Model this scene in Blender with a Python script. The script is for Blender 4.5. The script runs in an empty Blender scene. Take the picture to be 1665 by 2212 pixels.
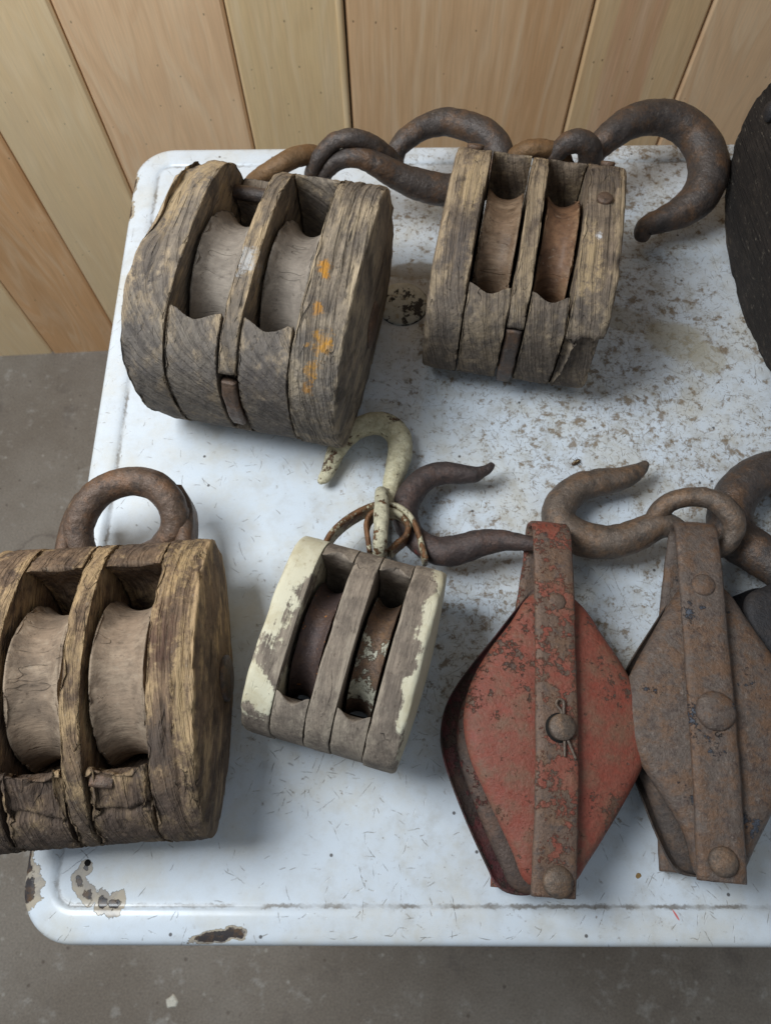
import bpy, math, random
import numpy as np
from mathutils import Matrix, Vector, Euler
R = math.radians
S = bpy.context.scene
COL = S.collection
random.seed(7)

# ------------------------------------------------------------------ camera
def Rx(a):
    return Matrix.Rotation(a, 4, 'X')
def Rz(a):
    return Matrix.Rotation(a, 4, 'Z')
cd = bpy.data.cameras.new("camera")
cd.sensor_fit = 'HORIZONTAL'
cd.sensor_width = 36.0
cd.lens = 1650 / 1665 * 36.0
cd.clip_start = 0.02
cd.clip_end = 60
cd.dof.use_dof = True
cd.dof.focus_distance = 0.55
cd.dof.aperture_fstop = 16
cam = bpy.data.objects.new("camera", cd)
COL.objects.link(cam)
cam.matrix_world = Matrix.Translation((0, 0, 0.6)) @ Rz(0.035464740190674644) @ Rx(0.37507983221645913) @ Rz(-0.037135267470271745)
S.camera = cam

# ------------------------------------------------------------------ light
w = bpy.data.worlds.new("World")
S.world = w
w.use_nodes = True
w.node_tree.nodes["Background"].inputs[0].default_value = (0.80, 0.90, 1.0, 1)
w.node_tree.nodes["Background"].inputs[1].default_value = 0.30
def area(name, loc, target, size, power, color):
    l = bpy.data.lights.new(name, 'AREA')
    l.shape = 'SQUARE'
    l.size = size
    l.energy = power
    l.color = color
    o = bpy.data.objects.new(name, l)
    COL.objects.link(o)
    o.location = loc
    d = Vector(target) - Vector(loc)
    o.rotation_euler = d.to_track_quat('-Z', 'Y').to_euler()
    return o
area("workshop_lamp", (-0.62, 0.28, 1.04), (-0.12, 0.42, 0.0), 0.52, 17.0, (0.90, 0.96, 1.0))
S.view_settings.view_transform = 'Standard'
S.view_settings.look = 'None'
S.view_settings.exposure = 0.0
S.view_settings.gamma = 1.0

# ------------------------------------------------------------------ numpy noise
def vn(p, seed=0):
    p = np.asarray(p, float)
    i = np.floor(p).astype(np.int64)
    f = p - i
    u = f * f * (3 - 2 * f)
    def h(a, b, c):
        n = (a * 374761393 + b * 668265263 + c * 1274126177 + seed * 974711) & 0xffffffff
        n = ((n ^ (n >> 13)) * 1103515245) & 0xffffffff
        n = ((n ^ (n >> 16)) * 2246822519) & 0xffffffff
        return ((n ^ (n >> 15)) & 0xffff) / 65535.0
    x, y, z = i[:, 0], i[:, 1], i[:, 2]
    r = 0
    for a in (0, 1):
        wa = u[:, 0] if a else 1 - u[:, 0]
        for b in (0, 1):
            wb = u[:, 1] if b else 1 - u[:, 1]
            for c in (0, 1):
                wc = u[:, 2] if c else 1 - u[:, 2]
                r = r + wa * wb * wc * h(x + a, y + b, z + c)
    return r
def fbm(p, seed=0, o=3):
    s, a, t = 0, 0.5, 0
    for k in range(o):
        s = s + a * vn(p * (2.0 ** k) + k * 13.7, seed + k)
        t += a
        a *= 0.5
    return s / t
def sst(a, b, x):
    t = np.clip((x - a) / (b - a), 0, 1)
    return t * t * (3 - 2 * t)

# ------------------------------------------------------------------ objects
def link(name, me, mat, parent=None, kind=None):
    o = bpy.data.objects.new(name, me)
    COL.objects.link(o)
    if mat:
        me.materials.append(mat)
    if parent is not None:
        o.parent = parent
    if kind:
        o["kind"] = kind
    return o
def mesh(name, V, F, mat, parent=None, smooth=True, attrs=None, kind=None, fix=False):
    me = bpy.data.meshes.new(name)
    me.from_pydata([tuple(map(float, v)) for v in V], [], [tuple(map(int, f)) for f in F])
    if attrs:
        for k, v in attrs.items():
            a = me.attributes.new(k, 'FLOAT', 'POINT')
            a.data.foreach_set('value', np.asarray(v, np.float32))
    if smooth:
        me.polygons.foreach_set('use_smooth', [True] * len(me.polygons))
    if fix:
        import bmesh
        bm = bmesh.new()
        bm.from_mesh(me)
        bmesh.ops.recalc_face_normals(bm, faces=bm.faces)
        bm.to_mesh(me)
        bm.free()
    me.update()
    return link(name, me, mat, parent, kind)
def thing(name, label, cat, loc, rot=(0, 0, 0), group=None):
    o = bpy.data.objects.new(name, None)
    o.empty_display_size = 0.02
    COL.objects.link(o)
    o.location = loc
    o.rotation_euler = rot
    o["label"] = label
    o["category"] = cat
    if group:
        o["group"] = group
    return o
def inv_of(t):
    return (Matrix.Translation(t.location) @ t.rotation_euler.to_matrix().to_4x4()).inverted()
def to_local(t, P):
    m = np.array(inv_of(t))
    P = np.asarray(P, float)
    return P @ m[:3, :3].T + m[:3, 3]

def vnormals(V, F):
    n = np.zeros_like(V)
    q = np.array([f for f in F if len(f) == 4])
    a = np.cross(V[q[:, 2]] - V[q[:, 0]], V[q[:, 3]] - V[q[:, 1]])
    for k in range(4):
        np.add.at(n, q[:, k], a)
    t = [f for f in F if len(f) == 3]
    if t:
        t = np.array(t)
        a = np.cross(V[t[:, 1]] - V[t[:, 0]], V[t[:, 2]] - V[t[:, 0]])
        for k in range(3):
            np.add.at(n, t[:, k], a)
    return n / (np.linalg.norm(n, axis=1, keepdims=True) + 1e-12)

def superell(L, H, n, N=150):
    """closed outline in (y, z), even steps, standing on z = 0"""
    t = np.linspace(0, 2 * np.pi, 2000, endpoint=False)
    c, s = np.cos(t), np.sin(t)
    y = np.sign(c) * np.abs(c) ** (2 / n) * L / 2
    z = np.sign(s) * np.abs(s) ** (2 / n) * H / 2 + H / 2
    return resample(np.stack([y, z], 1), N)
def resample(P, N):
    P = np.asarray(P, float)
    Q = np.vstack([P, P[:1]])
    d = np.r_[0, np.cumsum(np.linalg.norm(np.diff(Q, axis=0), axis=1))]
    t = np.linspace(0, d[-1], N, endpoint=False)
    return np.stack([np.interp(t, d, Q[:, 0]), np.interp(t, d, Q[:, 1])], 1)

def loft(name, mat, parent, outline, x0, x1, bevel=0.002, bevel1=None, dome0=0.0, dome1=0.0, step=0.0013,
         rough=0.0006, chip=0.0015, seed=1, post=None, center=None, grain=(260, 22, 260), inset_fn=None):
    """a solid whose outline lies in (y, z) and which runs from x0 to x1, edges rounded and worn"""
    ofn = outline if callable(outline) else (lambda x: outline)
    bv1 = bevel if bevel1 is None else bevel1
    prof = []
    caps = [0.06, 0.25, 0.45, 0.65, 0.8, 0.9, 0.96]
    for s in caps:
        prof.append((x0 - dome0 * (1 - s * s), bevel, s, 0.3 * s))
    K = 5
    for k in range(K):
        a = k / K * math.pi / 2
        prof.append((x0 + bevel * (1 - math.cos(a)), bevel * (1 - math.sin(a)), 1, 1))
    m = max(3, int((x1 - x0 - bevel - bv1) / step))
    for k in range(m + 1):
        u = k / m
        e = math.exp(-min(u, 1 - u) * (x1 - x0) / 0.0035)
        prof.append((x0 + bevel + (x1 - x0 - bevel - bv1) * u, 0, 1, e * 0.9))
    for k in range(K):
        a = (k + 1) / K * math.pi / 2
        prof.append((x1 - bv1 * (1 - math.sin(a)), bv1 * (1 - math.cos(a)), 1, 1))
    for s in caps[::-1]:
        prof.append((x1 + dome1 * (1 - s * s), bv1, s, 0.3 * s))
    V, W = [], []
    N = len(ofn(0.5 * (x0 + x1)))
    for (x, ins, s, wr) in prof:
        o = ofn(x)
        c = np.array(center) if center is not None else o.mean(0)
        d = o - c
        r = np.linalg.norm(d, axis=1, keepdims=True)
        ii = ins + (inset_fn(x) if inset_fn else 0)
        p = c + d * (1 - ii / r) * s
        V.append(np.column_stack([np.full(N, x), p]))
        W.append(np.full(N, wr))
    M = len(prof)
    V = np.vstack(V)
    W = np.concatenate(W)
    F = []
    for j in range(M - 1):
        for i in range(N):
            k = (i + 1) % N
            F.append((j * N + i, (j + 1) * N + i, (j + 1) * N + k, j * N + k))
    c0 = V[:N].mean(0)
    c1 = V[-N:].mean(0)
    b = len(V)
    V = np.vstack([V, c0, c1])
    W = np.r_[W, 0, 0]
    for i in range(N):
        k = (i + 1) % N
        F.append((b, i, k))
        F.append((b + 1, (M - 1) * N + k, (M - 1) * N + i))
    n = vnormals(V, F)
    # outward check
    if ((V - V.mean(0)) * n).sum() < 0:
        F = [f[::-1] for f in F]
        n = -n
    g = np.array(grain)
    d = -rough * (fbm(V * g, seed) * 1.3)
    d -= chip * W * sst(0.5, 0.8, fbm(V * np.array([150, 60, 150]), seed + 20))
    d -= chip * 0.6 * W * sst(0.45, 0.7, fbm(V * 45, seed + 40))
    V = V + n * d[:, None]
    if post is not None:
        V = post(V, n, W)
    return mesh(name, V, F, mat, parent, True, {'wear': W})

def cracks(lines, seed=0, also=None):
    """open checks along the grain: (x, y from, y to, depth)"""
    def f(V, n, W):
        top_ = sst(0.2, 0.6, np.abs(n[:, 2]))
        D = np.zeros(len(V))
        for k, (x, y0, y1, dp) in enumerate(lines):
            wob = 0.004 * (fbm(np.column_stack([V[:, 1] * 28, np.full(len(V), k * 3.1), np.zeros(len(V))]), seed + k) - 0.5)
            g = np.exp(-((V[:, 0] - x - wob) / 0.0009) ** 2)
            D = np.maximum(D, dp * g * sst(y0, y0 + 0.015, V[:, 1]) * (1 - sst(y1 - 0.015, y1, V[:, 1])))
        V = V - n * (D * top_)[:, None]
        return also(V, n, W) if also else V
    return f

def spline(P, n=10, closed=False):
    P = np.asarray(P, float)
    m = len(P)
    out = []
    rng = range(m) if closed else range(m - 1)
    for i in rng:
        g = lambda k: P[k % m] if closed else P[min(max(k, 0), m - 1)]
        p0, p1, p2, p3 = g(i - 1), g(i), g(i + 1), g(i + 2)
        for k in range(n):
            t = k / n
            out.append(0.5 * ((2 * p1) + (-p0 + p2) * t + (2 * p0 - 5 * p1 + 4 * p2 - p3) * t * t + (-p0 + 3 * p1 - 3 * p2 + p3) * t ** 3))
    if not closed:
        out.append(P[-1])
    return np.array(out)

def tube(name, mat, parent, P, n=12, seg=36, closed=False, rough=0.0007, seed=3, flat=1.0, world=True, post=None):
    """a bar swept along points (x, y, z, radius), rounded at both ends"""
    Q = spline(P, n, closed)
    C, rr = Q[:, :3], Q[:, 3].copy()
    if world:
        C = to_local(parent, C)
    m = len(C)
    if closed:
        T = np.roll(C, -1, 0) - np.roll(C, 1, 0)
    else:
        T = np.gradient(C, axis=0)
    T /= np.linalg.norm(T, axis=1, keepdims=True) + 1e-12
    if not closed:          # round the ends
        def endcap(c, t, r):
            A, B = [], []
            for a in (80, 60, 40, 20):
                A.append(c + t * r * math.sin(R(a)) * 0.7)
                B.append(r * math.cos(R(a)))
            return A, B
        a0, b0 = endcap(C[0], -T[0], rr[0])
        a1, b1 = endcap(C[-1], T[-1], rr[-1])
        C = np.vstack([a0, C, a1[::-1]])
        rr = np.r_[b0, rr, b1[::-1]]
        T = np.vstack([np.repeat(T[:1], 4, 0), T, np.repeat(T[-1:], 4, 0)])
        m = len(C)
    up = np.array([0, 0, 1.0])
    V, F = [], []
    x = np.cross(up, T[0])
    if np.linalg.norm(x) < 0.1:
        x = np.array([1.0, 0, 0])
    x /= np.linalg.norm(x)
    fr = []
    for i in range(m):
        x = x - T[i] * (x @ T[i])
        x /= np.linalg.norm(x)
        fr.append(x)
    fr = np.array(fr)
    if closed:              # untwist
        y = np.cross(T[0], fr[0])
        a = math.atan2(fr[-1] @ y, fr[-1] @ fr[0])
        for i in range(m):
            b = -a * i / m
            yy = np.cross(T[i], fr[i])
            fr[i] = fr[i] * math.cos(b) + yy * math.sin(b)
    ang = np.linspace(0, 2 * np.pi, seg, endpoint=False)
    for i in range(m):
        yy = np.cross(T[i], fr[i])
        V.append(C[i] + rr[i] * (np.cos(ang)[:, None] * fr[i] + flat * np.sin(ang)[:, None] * yy))
    V = np.vstack(V)
    for i in range(m if closed else m - 1):
        j = (i + 1) % m
        for k in range(seg):
            l = (k + 1) % seg
            F.append((i * seg + k, i * seg + l, j * seg + l, j * seg + k))
    if not closed:
        F.append(tuple(range(seg))[::-1])
        F.append(tuple((m - 1) * seg + k for k in range(seg)))
    Fq = [f for f in F if len(f) == 4]
    nn = vnormals(V, Fq)
    V = V + nn * (rough * (fbm(V * 170, seed) - 0.5) * 2 + rough * 1.1 * (fbm(V * 40, seed + 5) - 0.5) * 2 - rough * 0.7 * sst(0.55, 0.75, fbm(V * 95, seed + 9)))[:, None]
    if post is not None:
        V = post(V)
    return mesh(name, V, F, mat, parent, True)

def ribbon(name, mat, parent, P, half, axis, thick, n=8, world=True, seed=1, rough=0.0003):
    """a flat strap following P (x,y,z), its width along axis"""
    C = spline(np.asarray(P, float)[:, :3], n)
    if world:
        C = to_local(parent, C)
    T = np.gradient(C, axis=0)
    T /= np.linalg.norm(T, axis=1, keepdims=True)
    ax = np.array(axis, float)
    V, F = [], []
    b = min(thick * 0.35, half * 0.3)
    h, t = half, thick / 2
    nx = 6
    sec = [(-h, -t + b), (-h, t - b), (-h + b, t)] + [(-h + b + (2 * h - 2 * b) * k / nx, t) for k in range(1, nx)] + [(h - b, t), (h, t - b), (h, -t + b), (h - b, -t)] + [(h - b - (2 * h - 2 * b) * k / nx, -t) for k in range(1, nx)] + [(-h + b, -t)]
    s = len(sec)
    for i in range(len(C)):
        a = ax - T[i] * (ax @ T[i])
        a /= np.linalg.norm(a)
        nn = np.cross(T[i], a)
        for (u, v) in sec:
            V.append(C[i] + a * u + nn * v)
    V = np.array(V)
    m = len(C)
    for i in range(m - 1):
        for k in range(s):
            l = (k + 1) % s
            F.append((i * s + k, i * s + l, (i + 1) * s + l, (i + 1) * s + k))
    V = V + vnormals(V, F) * (rough * (fbm(V * 120, seed) - 0.5) * 2)[:, None]
    F.append(tuple(range(s))[::-1])
    F.append(tuple((m - 1) * s + k for k in range(s)))
    return mesh(name, V, F, mat, parent, True, fix=True)

def lathe(name, mat, parent, prof, loc, axis='Z', seg=28, rough=0.0002, seed=2, rot=None):
    """turned solid; prof = [(radius, height)]"""
    V, F = [], []
    for (r, z) in prof:
        for k in range(seg):
            a = 2 * math.pi * k / seg
            V.append((r * math.cos(a), r * math.sin(a), z))
    V = np.array(V, float)
    V = V + np.column_stack([fbm(V * 300 + 5, seed) - 0.5, fbm(V * 300 + 9, seed + 1) - 0.5, fbm(V * 300 + 2, seed + 2) - 0.5]) * rough * 2
    for j in range(len(prof) - 1):
        for k in range(seg):
            l = (k + 1) % seg
            F.append((j * seg + k, j * seg + l, (j + 1) * seg + l, (j + 1) * seg + k))
    F.append(tuple(range(seg))[::-1])
    F.append(tuple((len(prof) - 1) * seg + k for k in range(seg)))
    if axis == 'X':
        V = V[:, [2, 0, 1]]
    if rot is not None:
        V = V @ np.array(Euler(rot).to_matrix()).T
    V = V + np.array(loc)
    return mesh(name, V, F, mat, parent, True, fix=True)

def dome_prof(r, h, base=0.0, k=6):
    p = [(r * 0.98, base - 0.001), (r, base + h * 0.15)]
    for i in range(1, k + 1):
        a = i / k * math.pi / 2
        p.append((max(r * math.cos(a), r * 0.04), base + h * (0.15 + 0.85 * math.sin(a))))
    return p

# ------------------------------------------------------------------ shader helpers
class NT:
    def __init__(self, name):
        self.m = bpy.data.materials.new(name)
        self.m.use_nodes = True
        self.t = self.m.node_tree
        self.b = self.t.nodes["Principled BSDF"]
    def n(self, typ, props=None, **ins):
        nd = self.t.nodes.new(typ)
        for k, v in (props or {}).items():
            setattr(nd, k, v)
        for k, v in ins.items():
            key = int(k[1:]) if k[0] == '_' else k.replace('__', ' ')
            self.put(nd.inputs[key], v)
        return nd
    def put(self, sock, v):
        if isinstance(v, bpy.types.NodeSocket):
            self.t.links.new(v, sock)
        else:
            if isinstance(v, (tuple, list)) and sock.type == 'RGBA' and len(v) == 3:
                v = (*v, 1)
            sock.default_value = v
    def ma(self, op, a, b=0.0, c=0.0, clamp=False):
        return self.n('ShaderNodeMath', {'operation': op, 'use_clamp': clamp}, _0=a, _1=b, _2=c).outputs[0]
    def vm(self, op, a, b=(0, 0, 0)):
        nd = self.n('ShaderNodeVectorMath', {'operation': op}, _0=a)
        self.put(nd.inputs[1], b)
        return nd.outputs[0]
    def noise(self, vec, scale, detail=3, rough=0.55, dist=0.0, col=False):
        nd = self.n('ShaderNodeTexNoise', None, Vector=vec, Scale=scale, Detail=detail, Roughness=rough, Distortion=dist)
        return nd.outputs[1 if col else 0]
    def step(self, x, a, b):
        nd = self.n('ShaderNodeMapRange', {'interpolation_type': 'SMOOTHSTEP'}, Value=x)
        nd.inputs[1].default_value = a
        nd.inputs[2].default_value = b
        return nd.outputs[0]
    def mix(self, f, a, b, mode='MIX'):
        nd = self.n('ShaderNodeMix', {'data_type': 'RGBA', 'blend_type': mode})
        self.put(nd.inputs[0], f)
        self.put(nd.inputs[6], a)
        self.put(nd.inputs[7], b)
        return nd.outputs[2]
    def gray(self, v):
        return self.n('ShaderNodeCombineColor', None, _0=v, _1=v, _2=v).outputs[0]
    def obj(self):
        return self.n('ShaderNodeTexCoord').outputs['Object']
    def rnd(self):
        return self.n('ShaderNodeObjectInfo').outputs['Random']
    def attr(self, name):
        return self.n('ShaderNodeAttribute', {'attribute_name': name}).outputs['Fac']
    def sep(self, v):
        return self.n('ShaderNodeSeparateXYZ', None, _0=v).outputs
    def comb(self, x, y, z):
        return self.n('ShaderNodeCombineXYZ', None, _0=x, _1=y, _2=z).outputs[0]
    def bump(self, h, strength, dist, prev=None):
        nd = self.n('ShaderNodeBump', None, Strength=strength, Distance=dist, Height=h)
        if prev is not None:
            self.put(nd.inputs['Normal'], prev)
        return nd.outputs[0]
    def out(self, col, rough, normal=None, metal=0.0, spec=None):
        self.put(self.b.inputs['Base Color'], col)
        self.put(self.b.inputs['Roughness'], rough)
        self.put(self.b.inputs['Metallic'], metal)
        if spec is not None:
            self.put(self.b.inputs['Specular IOR Level'], spec)
        if normal is not None:
            self.put(self.b.inputs['Normal'], normal)
        return self.m
    def blob(self, p, q, cx, cy, rx, ry, rot=0.0, wob=0.35):
        """1 inside a ragged ellipse in the x,y plane, q = a noise 0..1"""
        s = self.sep(p)
        dx = self.ma('SUBTRACT', s[0], cx)
        dy = self.ma('SUBTRACT', s[1], cy)
        c, sn = math.cos(rot), math.sin(rot)
        u = self.ma('ADD', self.ma('MULTIPLY', dx, c / rx), self.ma('MULTIPLY', dy, sn / rx))
        v = self.ma('ADD', self.ma('MULTIPLY', dx, -sn / ry), self.ma('MULTIPLY', dy, c / ry))
        r = self.ma('SQRT', self.ma('ADD', self.ma('MULTIPLY', u, u), self.ma('MULTIPLY', v, v)))
        return self.ma('ADD', r, self.ma('MULTIPLY', self.ma('SUBTRACT', q, 0.5), wob * 2))   # <1 inside

def wood(name, dark, mid, light, freq=260, tilt=0.35, wear=1.0, stain=(0.4, 0.62), paint=None, pb=(0, 0, 0, 0),
         spots=(), rough=0.82, bumpd=0.0011, ringdark=0.45, ring=0.9, turn=False, crack=0.65, patch=0.0, fibre=0.6, ends=None):
    """weathered timber: grain runs along y (along x when turn), growth rings across it"""
    t = NT(name)
    p0 = t.obj()
    r = t.rnd()
    p = p0
    if turn:
        q0 = t.sep(p0)
        p = t.comb(q0[1], q0[0], q0[2])
    p = t.vm('ADD', p, t.comb(t.ma('MULTIPLY', r, 3.1), t.ma('MULTIPLY', r, 5.7), t.ma('MULTIPLY', r, 1.9)))
    s = t.sep(p)
    dist = t.noise(t.vm('MULTIPLY', p, (1, 0.22, 1)), 34, 3)
    rc = t.ma('ADD', t.ma('ADD', t.ma('MULTIPLY', s[0], math.cos(tilt)), t.ma('MULTIPLY', s[2], math.sin(tilt))),
              t.ma('MULTIPLY', s[1], 0.05))
    rc = t.ma('ADD', rc, t.ma('MULTIPLY', dist, 0.009))
    r2 = t.ma('SUBTRACT', t.ma('MULTIPLY', s[0], math.sin(tilt)), t.ma('MULTIPLY', s[2], math.cos(tilt)))
    rg = t.noise(t.comb(t.ma('MULTIPLY', rc, freq * 1.9), t.ma('MULTIPLY', s[1], 7.0), t.ma('MULTIPLY', r2, 14.0)), 1.0, 3, 0.62)
    rg = t.step(rg, 0.47, 0.66)
    fib = t.noise(t.vm('MULTIPLY', p, (1, 0.16, 1)), 520, 3, 0.65)
    fib2 = t.noise(t.vm('MULTIPLY', p, (1, 0.05, 1)), 260, 4, 0.7)
    pit = t.noise(t.vm('MULTIPLY', p, (1, 0.5, 1)), 330, 4, 0.7)
    st = t.noise(p, 40, 7, 0.72, 0.3)
    st2 = t.noise(t.vm('ADD', p, (3, 1, 2)), 17, 4, 0.6)
    col = t.mix(t.step(st, stain[0] - 0.05, stain[1] + 0.05), dark, mid)
    wr = t.attr('wear')
    lp = t.noise(t.vm('ADD', t.vm('MULTIPLY', p, (1, 0.3, 1)), (7, 2, 5)), 75, 7, 0.75)
    lw = t.ma('ADD', t.ma('ADD', lp, t.ma('MULTIPLY', wr, 0.15 * wear)), t.ma('MULTIPLY', t.ma('SUBTRACT', st2, 0.5), 0.55))
    lm = t.step(lw, 0.50 - patch, 0.70 - patch)
    col = t.mix(t.ma('MULTIPLY', lm, 0.72), col, light)
    if ends:
        ey = t.ma('ADD', t.sep(p0)[1], t.ma('MULTIPLY', t.ma('SUBTRACT', lp, 0.5), 0.10))
        em = t.ma('SUBTRACT', 1.0, t.step(ey, ends[0], ends[1]))
        col = t.mix(t.ma('MULTIPLY', em, ends[3]), col, ends[2])
    col = t.mix(t.ma('MULTIPLY', rg, ringdark), col, t.mix(1.0, col, (0.38, 0.36, 0.36), 'MULTIPLY'))
    col = t.mix(1.0, col, t.gray(t.ma('MULTIPLY_ADD', fib2, fibre * 1.4, 1 - fibre * 0.7)), 'MULTIPLY')
    col = t.mix(1.0, col, t.gray(t.ma('MULTIPLY_ADD', fib, fibre * 1.2, 1 - fibre * 0.6)), 'MULTIPLY')
    col = t.mix(t.ma('MULTIPLY', t.step(pit, 0.58, 0.70), 0.45), col, t.mix(1.0, col, (0.35, 0.33, 0.32), 'MULTIPLY'))
    col = t.mix(t.ma('MULTIPLY', t.step(pit, 0.40, 0.30), 0.30), col, (0.36, 0.31, 0.24))
    ck = t.noise(t.vm('ADD', t.vm('MULTIPLY', p, (1, 0.025, 1)), (1, 4, 2)), 120, 1, 0.4)
    ck = t.ma('ABSOLUTE', t.ma('SUBTRACT', ck, 0.5))
    ck = t.ma('SUBTRACT', 1.0, t.step(ck, 0.004, 0.018))
    cb = t.noise(t.vm('MULTIPLY', p, (1, 0.3, 1)), 60, 3, 0.6)
    ck = t.ma('MULTIPLY', ck, t.step(cb, 0.52, 0.60))
    geo = t.n('ShaderNodeTexCoord').outputs['Normal']
    ny = t.ma('ABSOLUTE', t.sep(geo)[0 if turn else 1])
    ck = t.ma('MULTIPLY', ck, t.ma('SUBTRACT', 1.0, t.step(ny, 0.45, 0.75)))
    col = t.mix(t.ma('MULTIPLY', ck, crack), col, (0.014, 0.010, 0.008))
    h = t.ma('ADD', t.ma('MULTIPLY', rg, -0.6 * ring), t.ma('MULTIPLY', fib2, 0.9))
    h = t.ma('ADD', h, t.ma('MULTIPLY', fib, 0.5))
    h = t.ma('SUBTRACT', h, t.ma('MULTIPLY', t.step(pit, 0.58, 0.72), 0.35))
    h = t.ma('SUBTRACT', h, t.ma('MULTIPLY', ck, 1.0))
    rgh = rough
    if paint:
        q = t.noise(p, 60, 8, 0.72)
        q2 = t.noise(p, 26, 3, 0.6)
        s0 = t.sep(p0)
        m = t.ma('ADD', t.ma('MULTIPLY', s0[0], pb[0]), t.ma('MULTIPLY', s0[1], pb[1]))
        m = t.ma('ADD', t.ma('ADD', m, t.ma('MULTIPLY', s0[2], pb[2])), pb[3])
        m = t.ma('ADD', m, t.ma('ADD', t.ma('MULTIPLY', t.ma('SUBTRACT', q, 0.5), 1.6), t.ma('MULTIPLY', t.ma('SUBTRACT', q2, 0.5), 2.6)))
        m = t.ma('SUBTRACT', m, t.ma('MULTIPLY', wr, 0.10))
        m = t.ma('ADD', m, t.ma('MULTIPLY', t.ma('SUBTRACT', fib2, 0.5), 0.9))
        m = t.ma('ADD', m, t.ma('MULTIPLY', t.ma('SUBTRACT', pit, 0.5), 0.5))
        pm = t.ma('MULTIPLY', t.step(m, -0.04, 0.16), 0.94)
        pc = t.mix(t.step(st, 0.40, 0.72), paint, tuple(c * k for c, k in zip(paint, (0.80, 0.76, 0.68))))
        pc = t.mix(t.ma('MULTIPLY', t.step(pit, 0.56, 0.68), 0.35), pc, (0.30, 0.22, 0.12))
        pc = t.mix(t.ma('MULTIPLY', t.step(lp, 0.60, 0.72), 0.45), pc, (0.34, 0.22, 0.10))
        col = t.mix(pm, col, pc)
        h = t.ma('ADD', t.ma('MULTIPLY', h, t.ma('MULTIPLY_ADD', pm, -0.75, 1.0)), t.ma('MULTIPLY', pm, 0.8))
        rgh = t.ma('MULTIPLY_ADD', pm, -0.25, rough)
    if spots:
        q = t.noise(p0, 130, 6, 0.8)
        for (cx, cy, rx, ry, c) in spots:
            d = t.blob(p0, q, cx, cy, rx * 1.15, ry * 1.15, 0, 1.9)
            mm = t.ma('MULTIPLY', t.ma('SUBTRACT', 1.0, t.step(d, 0.35, 1.0)), 0.85)
            mm = t.ma('MULTIPLY', mm, t.ma('MULTIPLY_ADD', t.step(fib2, 0.35, 0.6), 0.7, 0.3))
            col = t.mix(mm, col, c)
    nrm = t.bump(h, 0.95, bumpd)
    return t.out(col, rgh, nrm, 0.0, 0.25)

def iron(name, base, rust, dark, scale=60, mixr=(0.45, 0.65), rough=0.55, paint=None, cover=0.5, psc=70, bumpd=0.0014, specks=None, metal=0.3, pdark=None, darkamt=0.7, pale=(0.20, 0.175, 0.15), paleamt=0.30, patina=0.0, scab=None):
    t = NT(name)
    p0 = t.obj()
    r = t.rnd()
    p = t.vm('ADD', p0, t.comb(t.ma('MULTIPLY', r, 2.1), t.ma('MULTIPLY', r, 3.3), t.ma('MULTIPLY', r, 4.9)))
    n1 = t.noise(p, scale, 7, 0.72)
    n2 = t.noise(t.vm('ADD', p, (2, 5, 1)), scale * 2.4, 6, 0.74)
    n3 = t.noise(p, 430, 4, 0.65)
    n4 = t.noise(t.vm('ADD', p, (5, 2, 8)), scale * 0.5, 4, 0.6)
    n6 = t.noise(t.vm('ADD', p, (1, 7, 3)), 210, 5, 0.75)
    col = t.mix(t.step(n1, mixr[0], mixr[1]), base, rust)
    col = t.mix(t.ma('MULTIPLY', t.step(n2, 0.50, 0.66), darkamt), col, dark)
    col = t.mix(t.ma('MULTIPLY', t.step(n6, 0.56, 0.72), paleamt), col, pale)
    if specks:
        n5 = t.noise(t.vm('ADD', p, (9, 9, 1)), 260, 2, 0.5)
        col = t.mix(t.ma('MULTIPLY', t.step(n5, 0.66, 0.72), 0.9), col, specks)
    h = t.ma('ADD', t.ma('MULTIPLY', n1, 0.9), t.ma('ADD', t.ma('MULTIPLY', n2, 0.8), t.ma('MULTIPLY', n3, 0.5)))
    rg = t.ma('MULTIPLY_ADD', n2, 0.4, rough - 0.2)
    mt = metal
    if paint:
        q = t.noise(t.vm('ADD', p, (4, 4, 4)), psc, 9, 0.78)
        m = t.ma('ADD', q, t.ma('MULTIPLY', t.ma('SUBTRACT', n4, 0.5), 0.8))
        m = t.ma('ADD', m, t.ma('MULTIPLY', t.ma('SUBTRACT', n6, 0.5), 0.35))
        lo = 0.5 + (0.5 - cover) * 0.5
        pm = t.step(m, lo - 0.02, lo + 0.025)
        pm = t.ma('MULTIPLY', pm, t.ma('SUBTRACT', 1.0, t.ma('MULTIPLY', t.step(n6, 0.62, 0.70), 0.75)))
        pc = t.mix(t.step(n2, 0.32, 0.66), paint, pdark or tuple(c * 0.7 for c in paint))
        pc = t.mix(t.ma('MULTIPLY', t.step(n1, 0.42, 0.66), patina), pc, rust)
        col = t.mix(pm, col, pc)
        h = t.ma('ADD', h, t.ma('MULTIPLY', pm, 0.7))
        mt = t.ma('MULTIPLY_ADD', pm, -metal, metal)
    if scab:
        q = t.noise(p0, 140, 5, 0.7)
        d = t.blob(p0, q, *scab[:5], 0.6)
        sm = t.ma('MULTIPLY', t.ma('SUBTRACT', 1.0, t.step(d, 0.85, 0.95)), t.ma('SUBTRACT', 1.0, t.ma('MULTIPLY', t.step(n6, 0.55, 0.62), 0.8)))
        col = t.mix(sm, col, scab[5])
        h = t.ma('ADD', h, t.ma('MULTIPLY', sm, 1.2))
    col = t.mix(1.0, col, t.gray(t.ma('MULTIPLY_ADD', n3, 0.9, 0.55)), 'MULTIPLY')
    return t.out(col, rg, t.bump(h, 0.85, bumpd), mt, 0.4)

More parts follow.
